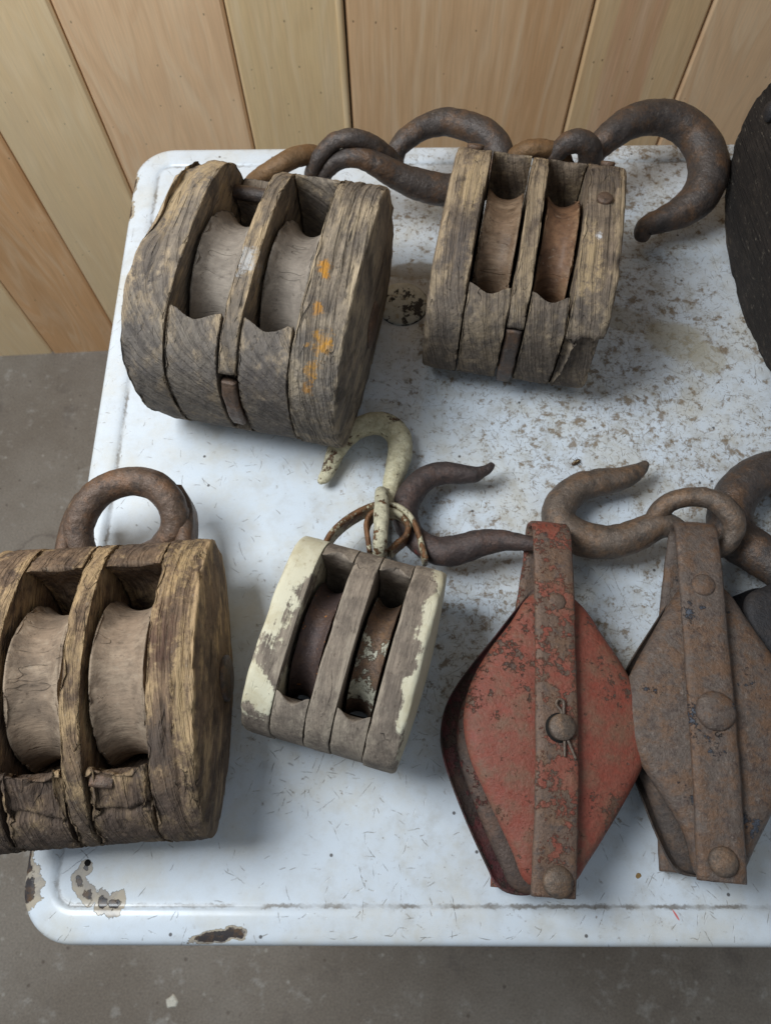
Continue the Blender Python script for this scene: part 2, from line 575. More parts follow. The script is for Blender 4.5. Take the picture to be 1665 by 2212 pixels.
# wood tones
TAN = (0.42, 0.29, 0.15)
W_TL = wood("weathered_grey_wood", (0.128, 0.105, 0.088), (0.235, 0.189, 0.142), (0.442, 0.328, 0.203), 250, 0.9, ends=(-0.11, -0.02, (0.115, 0.105, 0.098), 0.5), spots=[(-0.072, 0.045, 0.010, 0.055, (0.40, 0.29, 0.165)), (-0.058, 0.070, 0.008, 0.030, (0.40, 0.29, 0.165)), (-0.074, -0.035, 0.014, 0.025, (0.085, 0.072, 0.066)), (0.02, -0.098, 0.03, 0.010, (0.085, 0.072, 0.066))])
W_TLR = wood("weathered_grey_wood_ribbed", (0.136, 0.111, 0.090), (0.285, 0.226, 0.163), (0.442, 0.343, 0.226), 235, 0.12, bumpd=0.0017, ring=1.5, ringdark=0.55,
             spots=[(0.055, -0.013, 0.005, 0.006, (0.50, 0.22, 0.02)), (0.058, -0.022, 0.003, 0.004, (0.50, 0.22, 0.02)), (0.058, -0.048, 0.004, 0.005, (0.50, 0.22, 0.02)),
                    (0.066, -0.071, 0.008, 0.009, (0.52, 0.24, 0.02)), (0.062, -0.0877, 0.006, 0.005, (0.52, 0.24, 0.02)), (0.06, -0.0962, 0.004, 0.003, (0.40, 0.18, 0.03))], ends=(-0.115, -0.05, (0.13, 0.12, 0.112), 0.45))
W_TLP = wood("weathered_partition_wood", (0.136, 0.108, 0.083), (0.257, 0.193, 0.130), (0.471, 0.343, 0.201), 240, 0.5,
             spots=[(-0.003, -0.018, 0.008, 0.012, (0.42, 0.42, 0.42))], ends=(-0.10, -0.01, (0.12, 0.108, 0.098), 0.5))
W_TR = wood("brown_weathered_wood", (0.112, 0.085, 0.065), (0.222, 0.165, 0.115), (0.400, 0.298, 0.186), 270, 0.2,
            spots=[(-0.052, 0.030, 0.010, 0.040, (0.40, 0.29, 0.165)), (0.048, -0.035, 0.010, 0.030, (0.40, 0.29, 0.165)), (-0.055, -0.035, 0.012, 0.030, (0.085, 0.072, 0.066)), (0.054, 0.055, 0.012, 0.014, (0.085, 0.072, 0.066)), (0.052, -0.010, 0.003, 0.004, (0.7, 0.72, 0.75))], ends=(-0.10, -0.03, (0.095, 0.083, 0.074), 0.5))
W_BL = wood("dark_tan_weathered_wood", (0.088, 0.060, 0.044), (0.214, 0.141, 0.089), (0.513, 0.355, 0.193), 250, 0.15, bumpd=0.0014, ring=1.0, ringdark=0.42, wear=1.2, ends=(-0.105, -0.035, (0.070, 0.051, 0.041), 0.78), spots=[(0.066, 0.020, 0.012, 0.026, (0.105, 0.058, 0.040)), (0.062, -0.045, 0.012, 0.020, (0.10, 0.075, 0.06)), (0.072, 0.075, 0.012, 0.03, (0.42, 0.29, 0.15)), (0.079, -0.02, 0.006, 0.05, (0.40, 0.28, 0.15))])
W_CR = wood("bare_grey_brown_wood", (0.130, 0.105, 0.085), (0.23, 0.185, 0.145), (0.32, 0.265, 0.205), 420, 0.3, ringdark=0.2, ring=0.3, bumpd=0.0007)
CREAM = (0.60, 0.56, 0.42)
W_CRL = wood("cream_painted_wood_left", (0.130, 0.105, 0.085), (0.23, 0.185, 0.145), (0.32, 0.265, 0.205), 420, 0.3, ringdark=0.2, ring=0.3, bumpd=0.0007,
             paint=CREAM, pb=(-26, 5.5, 0, -0.80))
W_CRR = wood("cream_painted_wood_right", (0.140, 0.112, 0.090), (0.25, 0.20, 0.155), (0.32, 0.265, 0.205), 420, 0.3, ringdark=0.2, ring=0.3, bumpd=0.0007,
             paint=CREAM, pb=(75, 4.5, 0, -3.55))
W_CRP = wood("flecked_bare_wood", (0.140, 0.112, 0.090), (0.25, 0.20, 0.155), (0.32, 0.265, 0.205), 420, 0.3, ringdark=0.2, ring=0.3, bumpd=0.0007,
             paint=(0.5, 0.48, 0.40), pb=(20, 0, 0, -0.75))
W_BLP = wood("worn_tan_partition", (0.085, 0.057, 0.040), (0.228, 0.150, 0.089), (0.479, 0.331, 0.177), 250, 0.4, bumpd=0.0016, patch=0.06, ringdark=0.3, ends=(-0.10, -0.035, (0.085, 0.066, 0.054), 0.65))
FE_CL = iron("rust_flecked_cream_iron", (0.16, 0.075, 0.032), (0.22, 0.105, 0.045), (0.05, 0.03, 0.02), 70, paint=(0.56, 0.51, 0.36), cover=0.70, psc=90)
SH_TL = wood("grey_sheave_wood", (0.176, 0.147, 0.121), (0.258, 0.217, 0.178), (0.314, 0.268, 0.221), 90, 1.2, ringdark=0.15, ring=0.2, turn=True, bumpd=0.0005, fibre=0.32, crack=0.25)
SH_TR = wood("brown_sheave_wood", (0.105, 0.066, 0.040), (0.185, 0.118, 0.074), (0.25, 0.175, 0.115), 70, 1.3, ringdark=0.4, ring=0.2, turn=True, rough=0.55, bumpd=0.0005, fibre=0.38, crack=0.2)
SH_TR2 = wood("reddish_sheave_wood", (0.095, 0.050, 0.030), (0.195, 0.105, 0.058), (0.25, 0.155, 0.09), 60, 1.35, ringdark=0.5, ring=0.2, turn=True, rough=0.5, bumpd=0.0005, fibre=0.38, crack=0.2)
SH_BL = wood("tan_sheave_wood", (0.157, 0.116, 0.084), (0.282, 0.205, 0.144), (0.353, 0.271, 0.195), 80, 1.2, ringdark=0.18, ring=0.25, turn=True, bumpd=0.0006, fibre=0.38, crack=0.3)
W_DK = wood("blackened_wood", (0.020, 0.016, 0.014), (0.042, 0.033, 0.027), (0.14, 0.105, 0.072), 200, 1.0, wear=0.1, stain=(0.5, 0.75), ringdark=0.2, patch=-0.07)
# irons
FE = iron("dark_rusty_iron", (0.072, 0.057, 0.050), (0.125, 0.072, 0.043), (0.034, 0.029, 0.028), 48, rough=0.44, pale=(0.25, 0.205, 0.17), paleamt=0.45)
FE_B = iron("brown_rusty_iron", (0.115, 0.076, 0.055), (0.170, 0.095, 0.056), (0.050, 0.039, 0.034), 60, rough=0.48, pale=(0.25, 0.19, 0.14), paleamt=0.4)
FE_A = iron("amber_rusty_iron", (0.165, 0.095, 0.045), (0.20, 0.11, 0.05), (0.085, 0.053, 0.032), 45, darkamt=0.4)
FE_G = iron("grey_brown_iron", (0.125, 0.094, 0.073), (0.185, 0.115, 0.072), (0.062, 0.050, 0.043), 60, rough=0.46, pale=(0.28, 0.23, 0.18), paleamt=0.45)
FE_CR = iron("rust_stained_cream_iron", (0.16, 0.075, 0.032), (0.22, 0.105, 0.045), (0.05, 0.03, 0.02), 70, paint=(0.56, 0.50, 0.34), cover=0.46, psc=90)
FE_CH = iron("cream_painted_iron", (0.13, 0.065, 0.036), (0.14, 0.07, 0.035), (0.03, 0.022, 0.02), 60, paint=(0.60, 0.55, 0.385), cover=0.72, psc=55, pdark=(0.44, 0.39, 0.25), patina=0.25)
FE_SR = iron("speckled_rust_sheave", (0.068, 0.046, 0.042), (0.100, 0.060, 0.044), (0.038, 0.030, 0.030), 40, specks=(0.42, 0.17, 0.04), darkamt=0.4)
FE_SC = iron("worn_cream_sheave", (0.12, 0.078, 0.055), (0.18, 0.105, 0.058), (0.05, 0.04, 0.035), 60, paint=(0.44, 0.42, 0.33), cover=0.32, psc=80)
RED = (0.215, 0.050, 0.031)
FE_R = iron("chipped_red_paint", (0.125, 0.078, 0.058), (0.165, 0.088, 0.055), (0.055, 0.047, 0.050), 40, paint=RED, cover=0.80, psc=120, pdark=(0.20, 0.062, 0.040), patina=0.9)
FE_RS = iron("worn_red_strap", (0.150, 0.098, 0.072), (0.180, 0.105, 0.066), (0.075, 0.064, 0.062), 60, paint=RED, cover=0.42, psc=95, pdark=(0.20, 0.068, 0.044), patina=0.5)
FE_RD = iron("dark_red_paint", (0.060, 0.042, 0.036), (0.085, 0.052, 0.040), (0.032, 0.027, 0.027), 55, paint=(0.105, 0.026, 0.027), cover=0.52, psc=60, pdark=(0.065, 0.026, 0.027), patina=0.4)
FE_RH = iron("hook_with_red_traces", (0.068, 0.050, 0.046), (0.100, 0.062, 0.050), (0.034, 0.029, 0.029), 55, paint=(0.15, 0.036, 0.030), cover=0.22, psc=50)
FE_P = iron("mottled_rusty_plate", (0.110, 0.083, 0.068), (0.140, 0.080, 0.048), (0.062, 0.042, 0.036), 70, (0.42, 0.62), paint=(0.060, 0.068, 0.088), cover=0.16, psc=38, metal=0.2, rough=0.5, pale=(0.25, 0.205, 0.17), paleamt=0.55, darkamt=0.8)
FE_MB = iron("brown_red_plate", (0.090, 0.062, 0.050), (0.125, 0.072, 0.050), (0.048, 0.038, 0.036), 60, paint=(0.15, 0.040, 0.032), cover=0.25, psc=60)
FE_PL = iron("dark_rusty_plate", (0.070, 0.054, 0.046), (0.100, 0.066, 0.047), (0.034, 0.028, 0.027), 90)
FE_K = iron("black_iron", (0.030, 0.028, 0.030), (0.042, 0.035, 0.033), (0.018, 0.017, 0.018), 60, paleamt=0.15, pale=(0.09, 0.08, 0.075))

# ------------------------------------------------------------------ the floor and the wall
def concrete():
    t = NT("worn_concrete")
    p = t.obj()
    n1 = t.noise(p, 5, 6, 0.62)
    n2 = t.noise(p, 38, 5, 0.65)
    n3 = t.noise(p, 300, 3, 0.6)
    n4 = t.noise(t.vm('ADD', p, (4, 4, 0)), 14, 4, 0.6)
    c = t.mix(t.step(n1, 0.35, 0.65), (0.225, 0.190, 0.155), (0.285, 0.25, 0.212))
    c = t.mix(t.ma('MULTIPLY', t.step(n2, 0.56, 0.72), 0.6), c, (0.40, 0.375, 0.34))
    c = t.mix(t.ma('MULTIPLY', t.step(n4, 0.58, 0.72), 0.5), c, (0.15, 0.125, 0.108))
    sx = t.sep(t.vm('ADD', p, t.vm('MULTIPLY', t.vm('SUBTRACT', t.noise(p, 9, 4, 0.6, 0, True), (0.5, 0.5, 0.5)), (0.12, 0.12, 0))))
    ck = t.ma('ABSOLUTE', t.ma('SUBTRACT', t.ma('SUBTRACT', sx[1], t.ma('MULTIPLY', sx[0], 0.35)), 0.72))
    ck = t.ma('SUBTRACT', 1.0, t.step(ck, 0.0, 0.006))
    c = t.mix(t.ma('MULTIPLY', ck, 0.40), c, (0.11, 0.085, 0.075))
    vo = t.n('ShaderNodeTexVoronoi', {'feature': 'F1'}, Vector=p, Scale=55.0)
    vs = t.sep(vo.outputs['Color'])
    d = t.ma('MULTIPLY', t.ma('SUBTRACT', 1.0, t.step(vo.outputs['Distance'], 0.08, 0.22)), t.step(vs[0], 0.72, 0.76))
    c = t.mix(t.ma('MULTIPLY', d, 0.6), c, t.mix(t.step(vs[1], 0.4, 0.6), (0.10, 0.075, 0.06), (0.46, 0.43, 0.38)))
    n5 = t.noise(t.vm('ADD', p, (8, 1, 0)), 90, 5, 0.75)
    c = t.mix(t.ma('MULTIPLY', t.step(n5, 0.58, 0.70), 0.45), c, (0.13, 0.10, 0.082))
    c = t.mix(1.0, c, t.gray(t.ma('MULTIPLY_ADD', n3, 0.9, 0.55)), 'MULTIPLY')
    h = t.ma('ADD', t.ma('MULTIPLY', n2, 0.7), t.ma('MULTIPLY', n3, 0.4))
    return t.out(c, 0.75, t.bump(h, 0.5, 0.002), 0, 0.3)
ZF = -0.75
fl = mesh("floor", [(-4, -4, ZF), (4, -4, ZF), (4, 1.6, ZF), (-4, 1.6, ZF)], [(0, 1, 2, 3)], concrete(), None, False, None, 'structure')

def pine(name, c1, c2, c3, freq, seed, wavy, band=None, lift=0.0):
    t = NT(name)
    p = t.vm('ADD', t.obj(), (seed * 1.7, 0, seed * 3.1))
    s = t.sep(p)
    so = t.sep(t.obj())
    low = t.noise(t.vm('MULTIPLY', p, (1, 1, 0.16)), 9, 3, 0.5)
    rc = t.ma('ADD', s[0], t.ma('MULTIPLY', low, wavy))
    w = t.ma('MULTIPLY_ADD', t.ma('SINE', t.ma('MULTIPLY', rc, freq * 6.283)), 0.5, 0.5)
    w = t.ma('POWER', w, 2.2)
    big = t.noise(t.vm('MULTIPLY', p, (1, 1, 0.10)), 16, 3, 0.5)
    fine = t.noise(t.vm('MULTIPLY', p, (1, 1, 0.035)), 420, 4, 0.6)
    c = t.mix(t.step(big, 0.35, 0.65), c1, c2)
    if band:
        bx = t.ma('ADD', so[0], t.ma('MULTIPLY', low, 0.03))
        c = t.mix(t.ma('MULTIPLY', t.ma('MULTIPLY', t.step(bx, band[0], band[0] + 0.006), t.ma('SUBTRACT', 1.0, t.step(bx, band[1] - 0.006, band[1]))), 0.9), c, band[2])
    c = t.mix(t.ma('MULTIPLY', w, 0.36), c, c3)
    pale = t.noise(t.vm('MULTIPLY', t.vm('ADD', t.comb(rc, 0.0, s[2]), (2, 0, 1)), (1, 1, 0.07)), 70, 5, 0.55)
    c = t.mix(t.ma('MULTIPLY', t.step(pale, 0.42, 0.75), 0.38), c, (0.90, 0.72, 0.50))
    c = t.mix(t.ma('MULTIPLY', t.step(pale, 0.46, 0.22), 0.28), c, c3)
    c = t.mix(0.16, c, (0.88, 0.68, 0.46))
    c = t.mix(1.0, c, t.gray(t.ma('MULTIPLY_ADD', fine, 0.5, 0.75)), 'MULTIPLY')
    # pin knots and specks
    vo = t.n('ShaderNodeTexVoronoi', {'feature': 'F1'}, Vector=t.vm('MULTIPLY', p, (1, 1, 0.55)), Scale=78.0)
    d = t.ma('SUBTRACT', 1.0, t.step(vo.outputs['Distance'], 0.05, 0.09))
    sel = t.sep(vo.outputs['Color'])[0]
    d = t.ma('MULTIPLY', d, t.step(t.ma('ADD', sel, t.ma('MULTIPLY', t.noise(p, 6, 2, 0.5), 0.8)), 0.98, 1.02))
    c = t.mix(t.ma('MULTIPLY', d, 0.8), c, (0.12, 0.06, 0.025))
    c = t.mix(lift, c, (0.95, 0.84, 0.60))
    return t.out(c, 0.42, t.bump(t.ma('ADD', t.ma('MULTIPLY', fine, 0.4), t.ma('MULTIPLY', d, -1.0)), 0.35, 0.0008), 0, 0.4)

WA = -0.0
wall = thing("board_wall", "wall of wide upright varnished pine boards behind the white table", "wall", (-0.8217, 0.8838, ZF), (0, 0, math.atan2(0.0537, 0.9986)))
mesh("backing", [(-1.2, 0.026, 0), (3.0, 0.026, 0), (3.0, 0.06, 0), (-1.2, 0.06, 0), (-1.2, 0.026, 1.9), (3.0, 0.026, 1.9), (3.0, 0.06, 1.9), (-1.2, 0.06, 1.9)],
     [(0, 1, 5, 4), (3, 7, 6, 2), (0, 4, 7, 3), (1, 2, 6, 5), (4, 5, 6, 7), (0, 3, 2, 1)], FE_K, wall, False)
seams = [-0.62, -0.47, -0.33, -0.18, -0.04, 0.11, 0.262, 0.410, 0.616, 0.7625, 1.0755, 1.2255, 1.40, 1.56, 1.72, 1.90, 2.06]
YE = (0.785, 0.511, 0.237)
PK = (0.737, 0.418, 0.211)
pines = [pine("pine_ochre", (0.628, 0.332, 0.140), (0.722, 0.384, 0.163), (0.534, 0.251, 0.090), 26, 1, 0.35),
         pine("pine_yellow", YE, (0.722, 0.491, 0.242), (0.628, 0.378, 0.157), 40, 2, 0.28, lift=0.24),
         pine("pine_pink", (0.817, 0.491, 0.261), (0.785, 0.452, 0.230), (0.581, 0.285, 0.122), 30, 3, 0.42, lift=0.16),
         pine("pine_olive", (0.737, 0.505, 0.237), (0.676, 0.463, 0.225), (0.628, 0.398, 0.176), 45, 4, 0.2, lift=0.10),
         pine("pine_plain", (0.737, 0.444, 0.230), (0.676, 0.418, 0.219), (0.565, 0.305, 0.140), 55, 5, 0.10, (0.235, 0.30, (0.628, 0.338, 0.152))),
         pine("pine_streaked", (0.722, 0.477, 0.242), (0.691, 0.463, 0.242), (0.597, 0.358, 0.170), 50, 6, 0.12, (0.045, 0.115, (0.628, 0.332, 0.176)))]
pick = {6: 1, 7: 2, 8: 3, 9: 4, 10: 5, 11: 2, 5: 0, 4: 1}
for i in range(len(seams) - 1):
    a, b = seams[i] + 0.0012, seams[i + 1] - 0.0012
    W_ = b - a
    hh = 1.85
    c = 0.0035
    y0, y1 = 0.0, 0.025
    pts = [(0, y1), (0, y0 + c), (c, y0), (W_ - c, y0), (W_, y0 + c), (W_, y1)]
    V = [(x, y, z) for z in (0.0, hh) for (x, y) in pts]
    F = [(k, (k + 1) % 6, 6 + (k + 1) % 6, 6 + k) for k in range(6)] + [(5, 4, 3, 2, 1, 0), (6, 7, 8, 9, 10, 11)]
    o = mesh("plank", V, F, pines[pick.get(i, (i * 5 + 1) % 6)], wall, False, fix=True)
    o.location = (a, random.uniform(-0.0012, 0.0012), 0.0)
# a rounded moulding bead along the edge of one board
rb = []
ang = np.linspace(0, math.pi, 7)
V = [(0.7605 - 0.0045 + 0.0045 * math.cos(a), -0.0012 - 0.003 * math.sin(a), z) for z in (0, 1.85) for a in ang]
F = [(k, k + 1, 8 + k, 7 + k) for k in range(6)]
mesh("edge_bead", V, F, pines[3], wall, True, fix=True)

# ------------------------------------------------------------------ the table
XL, XR, YF, YB = -0.267, 0.75, -0.087, 0.6455
def rr(inset, rad, n=12):
    r = max(rad - inset, 0.004)
    P = []
    for (cx, cy, a0) in ((XR - inset - r, YF + inset + r, -90), (XR - inset - r, YB - inset - r, 0), (XL + inset + r, YB - inset - r, 90), (XL + inset + r, YF + inset + r, 180)):
        for k in range(n + 1):
            a = R(a0 + 90 * k / n)
            P.append((cx + r * math.cos(a), cy + r * math.sin(a)))
    return P
BR = 0.0018
prof = [(0.006, -0.034), (0.0, -0.034), (0.0, -0.008), (0.0007, -0.005), (0.002, -0.0022), (0.0045, -0.0004), (0.008, 0), (0.014, 0.0003), (0.019, 0.0002), (0.0225, -0.0002),
        (0.0238, -0.0009), (0.0248, -0.0016), (0.0265, -0.0019), (0.030, -0.0018), (0.04, -0.0018), (0.06, -0.0018)]
def enamel():
    t = NT("stained_white_enamel")
    p = t.obj()
    s = t.sep(p)
    wob = t.noise(p, 60, 3, 0.6, 0, True)
    pw = t.vm('ADD', p, t.vm('MULTIPLY', t.vm('SUBTRACT', wob, (0.5, 0.5, 0.5)), (0.004, 0.004, 0)))
    p2 = t.vm('MULTIPLY', pw, (1, 1, 0))
    col = (0.605, 0.652, 0.705)
    n1 = t.noise(p, 7, 4, 0.6)
    n2 = t.noise(p, 55, 6, 0.7)
    n3 = t.noise(p, 180, 5, 0.7)
    # how dirty each part of the table is: grubby to the right and back, cleaner in front
    gx = t.ma('MULTIPLY', t.step(s[0], -0.20, 0.10), t.step(s[1], -0.06, 0.08))
    dirt = t.ma('ADD', t.ma('MULTIPLY', gx, 0.85), t.ma('MULTIPLY', t.ma('SUBTRACT', n1, 0.47), 2.2))
    dirt = t.ma('MAXIMUM', t.ma('MINIMUM', dirt, 1.0), 0.10)
    c = t.mix(t.ma('MULTIPLY', t.step(n2, 0.40, 0.75), t.ma('MULTIPLY_ADD', dirt, 0.5, 0.20)), col, (0.33, 0.29, 0.22))
    yel = t.ma('MULTIPLY', t.step(t.noise(t.vm('ADD', p, (3, 3, 0)), 16, 5, 0.65), 0.42, 0.72), 0.45)
    c = t.mix(yel, c, (0.56, 0.50, 0.38))
    # fine grit
    c = t.mix(t.ma('MULTIPLY', t.step(n3, 0.60, 0.70), t.ma('MULTIPLY_ADD', dirt, 0.55, 0.12)), c, (0.20, 0.155, 0.10))
    # grubby ragged patches
    g = t.noise(t.vm('ADD', p, (1, 7, 0)), 95, 8, 0.70)
    gm = t.step(t.ma('ADD', g, t.ma('MULTIPLY', dirt, 0.16)), 0.672, 0.770)
    c = t.mix(t.ma('MULTIPLY', gm, 0.78), c, (0.175, 0.108, 0.045))
    g2 = t.step(t.ma('ADD', t.noise(t.vm('ADD', p, (5, 2, 0)), 210, 6, 0.8), t.ma('MULTIPLY', dirt, 0.13)), 0.66, 0.72)
    c = t.mix(t.ma('MULTIPLY', g2, 0.6), c, (0.19, 0.125, 0.06))
    hbump = t.ma('MULTIPLY', gm, -0.3)
    # scratches and hairs of dirt: one random stroke per cell
    for (sc, wd, ln, den, cc, amt, off) in ((30, 0.009, 0.42, 0.20, (0.17, 0.14, 0.10), 0.65, 0), (52, 0.014, 0.45, 0.26, (0.20, 0.155, 0.10), 0.65, 11),
                                            (100, 0.03, 0.46, 0.40, (0.16, 0.11, 0.06), 0.55, 23), (135, 0.045, 0.47, 0.40, (0.23, 0.17, 0.09), 0.55, 37), (12, 0.0035, 0.45, 0.30, (0.22, 0.20, 0.18), 0.55, 51), (75, 0.02, 0.46, 0.36, (0.16, 0.12, 0.07), 0.65, 77)):
        q = t.vm('ADD', t.vm('MULTIPLY', p2, (sc, sc, 0)), (off, off * 1.3, 0))
        vo = t.n('ShaderNodeTexVoronoi', {'voronoi_dimensions': '2D', 'feature': 'F1'}, Vector=q, Scale=1.0)
        loc = t.vm('SUBTRACT', q, vo.outputs['Position'])
        cs = t.sep(vo.outputs['Color'])
        ro = t.n('ShaderNodeVectorRotate', {'rotation_type': 'Z_AXIS'}, Vector=loc, Angle=t.ma('MULTIPLY', cs[0], 6.283))
        ls = t.sep(ro.outputs[0])
        bend = t.ma('SUBTRACT', ls[1], t.ma('MULTIPLY', t.ma('MULTIPLY', ls[0], ls[0]), t.ma('MULTIPLY_ADD', cs[2], 0.7, -0.35)))
        along = t.ma('SUBTRACT', 1.0, t.step(t.ma('ABSOLUTE', ls[0]), ln * 0.45, ln))
        across = t.ma('SUBTRACT', 1.0, t.step(t.ma('ABSOLUTE', bend), wd * 0.5, wd * 1.3))
        have = t.ma('LESS_THAN', cs[1], t.ma('MULTIPLY', den, t.ma('MULTIPLY_ADD', dirt, 1.6, 0.10)))
        m = t.ma('MULTIPLY', t.ma('MULTIPLY', along, across), have)
        m = t.ma('MULTIPLY', m, t.ma('MULTIPLY_ADD', t.step(n3, 0.40, 0.60), 0.65, 0.10))
        c = t.mix(t.ma('MULTIPLY', m, amt), c, cc)
        hbump = t.ma('SUBTRACT', hbump, t.ma('MULTIPLY', m, 0.6))
    # small dark dots
    vo = t.n('ShaderNodeTexVoronoi', {'voronoi_dimensions': '2D', 'feature': 'F1'}, Vector=p, Scale=38.0)
    dd = t.ma('MULTIPLY', t.ma('SUBTRACT', 1.0, t.step(vo.outputs['Distance'], 0.03, 0.06)), t.step(t.sep(vo.outputs['Color'])[1], 0.88, 0.9))
    c = t.mix(t.ma('MULTIPLY', dd, 0.85), c, (0.05, 0.04, 0.035))
    # dirt caught in the step that runs round the table
    ins = t.attr('inset')
    e = t.ma('ABSOLUTE', t.ma('SUBTRACT', t.ma('ADD', ins, t.ma('MULTIPLY', t.ma('SUBTRACT', n3, 0.5), 0.006)), 0.0256))
    line = t.ma('MULTIPLY', t.ma('SUBTRACT', 1.0, t.step(e, 0.0004, 0.0020)), t.ma('MULTIPLY_ADD', t.step(t.noise(p, 30, 4, 0.6), 0.38, 0.6), 0.75, 0.15))
    c = t.mix(t.ma('MULTIPLY', line, 0.85), c, (0.12, 0.09, 0.06))
    # rusty brown stain on the enamel at the back and the drip by the big block
    q = t.noise(p, 45, 6, 0.7)
    for (cx, cy, rx, ry, rot, cc, am) in ((0.258, 0.405, 0.030, 0.022, -0.5, (0.40, 0.36, 0.27), 0.65), (0.215, 0.428, 0.035, 0.014, -0.2, (0.30, 0.25, 0.17), 0.5),
                                          (0.285, 0.385, 0.017, 0.020, 0.3, (0.42, 0.38, 0.29), 0.6), (0.02, 0.485, 0.03, 0.012, 0, (0.20, 0.15, 0.09), 0.7), (0.010, 0.452, 0.034, 0.032, 0, (0.24, 0.18, 0.11), 0.45)):
        d = t.blob(p, q, cx, cy, rx, ry, rot, 0.5)
        c = t.mix(t.ma('MULTIPLY', t.ma('SUBTRACT', 1.0, t.step(d, 0.75, 1.05)), am), c, cc)
    # chips: grey ground coat, then bare black iron
    chipm = None
    q = t.noise(p, 120, 5, 0.65)
    chips = [(-0.2605, -0.050, 0.010, 0.017, 0.1, 0.60), (-0.2655, -0.030, 0.006, 0.020, 0.1, 0.75), (-0.2255, -0.0465, 0.0062, 0.0085, 0.6, 0.50), (-0.2185, -0.0545, 0.0062, 0.0085, 0.7, 0.55), (-0.2085, -0.0585, 0.0065, 0.0085, 0.3, 0.6),
             (-0.199, -0.0605, 0.0072, 0.009, -0.6, 0.55), (-0.126, -0.0805, 0.019, 0.0045, 0.16, 0.9), (-0.112, -0.0785, 0.009, 0.0045, -0.2, 0.9), (-0.2665, 0.597, 0.0055, 0.016, 0, 0.8), (-0.266, 0.561, 0.007, 0.013, 0, 0.85),
             (-0.2225, -0.0375, 0.0050, 0.0062, 0.2, 0.3), (-0.256, -0.078, 0.004, 0.018, 0.75, 0.3)]
    dm = None
    hm = None
    for (cx, cy, rx, ry, rot, k) in chips:
        d = t.blob(p, q, cx, cy, rx, ry, rot, 0.75)
        core = t.ma('SUBTRACT', 1.0, t.step(d, k * 0.70, k * 0.9))
        halo = t.ma('SUBTRACT', 1.0, t.step(d, 0.93, 1.0))
        dm = core if dm is None else t.ma('MAXIMUM', dm, core)
        hm = halo if hm is None else t.ma('MAXIMUM', hm, halo)
    c = t.mix(hm, c, t.mix(t.step(n2, 0.42, 0.60), (0.40, 0.34, 0.26), (0.27, 0.235, 0.20)))
    c = t.mix(dm, c, t.mix(t.step(n3, 0.45, 0.65), (0.040, 0.034, 0.034), (0.10, 0.060, 0.035)))
    hbump = t.ma('SUBTRACT', hbump, t.ma('ADD', t.ma('MULTIPLY', hm, 0.8), t.ma('MULTIPLY', dm, 0.5)))
    # a red crayon tick near the front edge
    d = t.blob(p, q, 0.1935, -0.0665, 0.0008, 0.0045, 0.5, 0.5)
    c = t.mix(t.ma('MULTIPLY', t.ma('SUBTRACT', 1.0, t.step(d, 0.7, 1.0)), 0.8), c, (0.60, 0.06, 0.04))
    rough = t.ma('ADD', t.ma('MULTIPLY_ADD', n2, 0.25, 0.16), t.ma('MULTIPLY', gm, 0.3))
    return t.out(c, rough, t.bump(hbump, 0.8, 0.0008), 0, 0.45)
EN = enamel()
tb = thing("enamel_table", "old white enamelled table with chipped corners and a stained scratched top", "table", ((XL + XR) / 2, (YF + YB) / 2, ZF))
off = np.array([(XL + XR) / 2, (YF + YB) / 2, ZF])
V, A = [], []
rings = [rr(i, 0.040) for (i, z) in prof]
n = len(rings[0])
for (i, z), rg in zip(prof, rings):
    V += [(x, y, z + BR) for (x, y) in rg]
    A += [i] * n
F = []
for j in range(len(prof) - 1):
    for k in range(n):
        l = (k + 1) % n
        F.append((j * n + k, j * n + l, (j + 1) * n + l, (j + 1) * n + k))
F.append(tuple((len(prof) - 1) * n + k for k in range(n)))
top = mesh("tabletop", np.array(V), F, EN, None, True, {'inset': A})
top.parent = tb
top.location = tuple(-off)
for (x, y) in ((XL + 0.12, YF + 0.14), (XR - 0.12, YF + 0.14), (XL + 0.12, YB - 0.12), (XR - 0.12, YB - 0.12)):
    bt = 0.016
    tp = 0.024
    hT = -0.03 - ZF
    V = [(sx * bt, sy * bt, 0) for sx, sy in ((-1, -1), (1, -1), (1, 1), (-1, 1))] + [(sx * tp, sy * tp, hT) for sx, sy in ((-1, -1), (1, -1), (1, 1), (-1, 1))]
    o = mesh("leg", V, [(0, 1, 5, 4), (1, 2, 6, 5), (2, 3, 7, 6), (3, 0, 4, 7), (3, 2, 1, 0), (4, 5, 6, 7)], EN, tb, False)
    o.location = (x - off[0], y - off[1], 0)
# the round chipped cap let into the top between the two back blocks
def chipped_cap():
    t = NT("chipped_cream_cap")
    p = t.obj()
    q = t.noise(p, 95, 7, 0.72)
    g = t.noise(t.vm('ADD', p, (3, 1, 0)), 160, 5, 0.7)
    c = t.mix(t.step(g, 0.4, 0.7), (0.46, 0.45, 0.40), (0.34, 0.32, 0.25))
    m = t.step(q, 0.535, 0.56)
    s = t.sep(p)
    rad = t.ma('SQRT', t.ma('ADD', t.ma('MULTIPLY', s[0], s[0]), t.ma('MULTIPLY', s[1], s[1])))
    m = t.ma('MAXIMUM', m, t.step(t.ma('ADD', rad, t.ma('MULTIPLY', q, 0.008)), 0.0275, 0.0282))
    c = t.mix(t.ma('MULTIPLY', t.step(g, 0.58, 0.7), 0.6), c, (0.30, 0.16, 0.05))
    c = t.mix(m, c, (0.03, 0.026, 0.024))
    return t.out(c, 0.6, t.bump(t.ma('MULTIPLY', m, -1.0), 0.6, 0.0008), 0, 0.3)
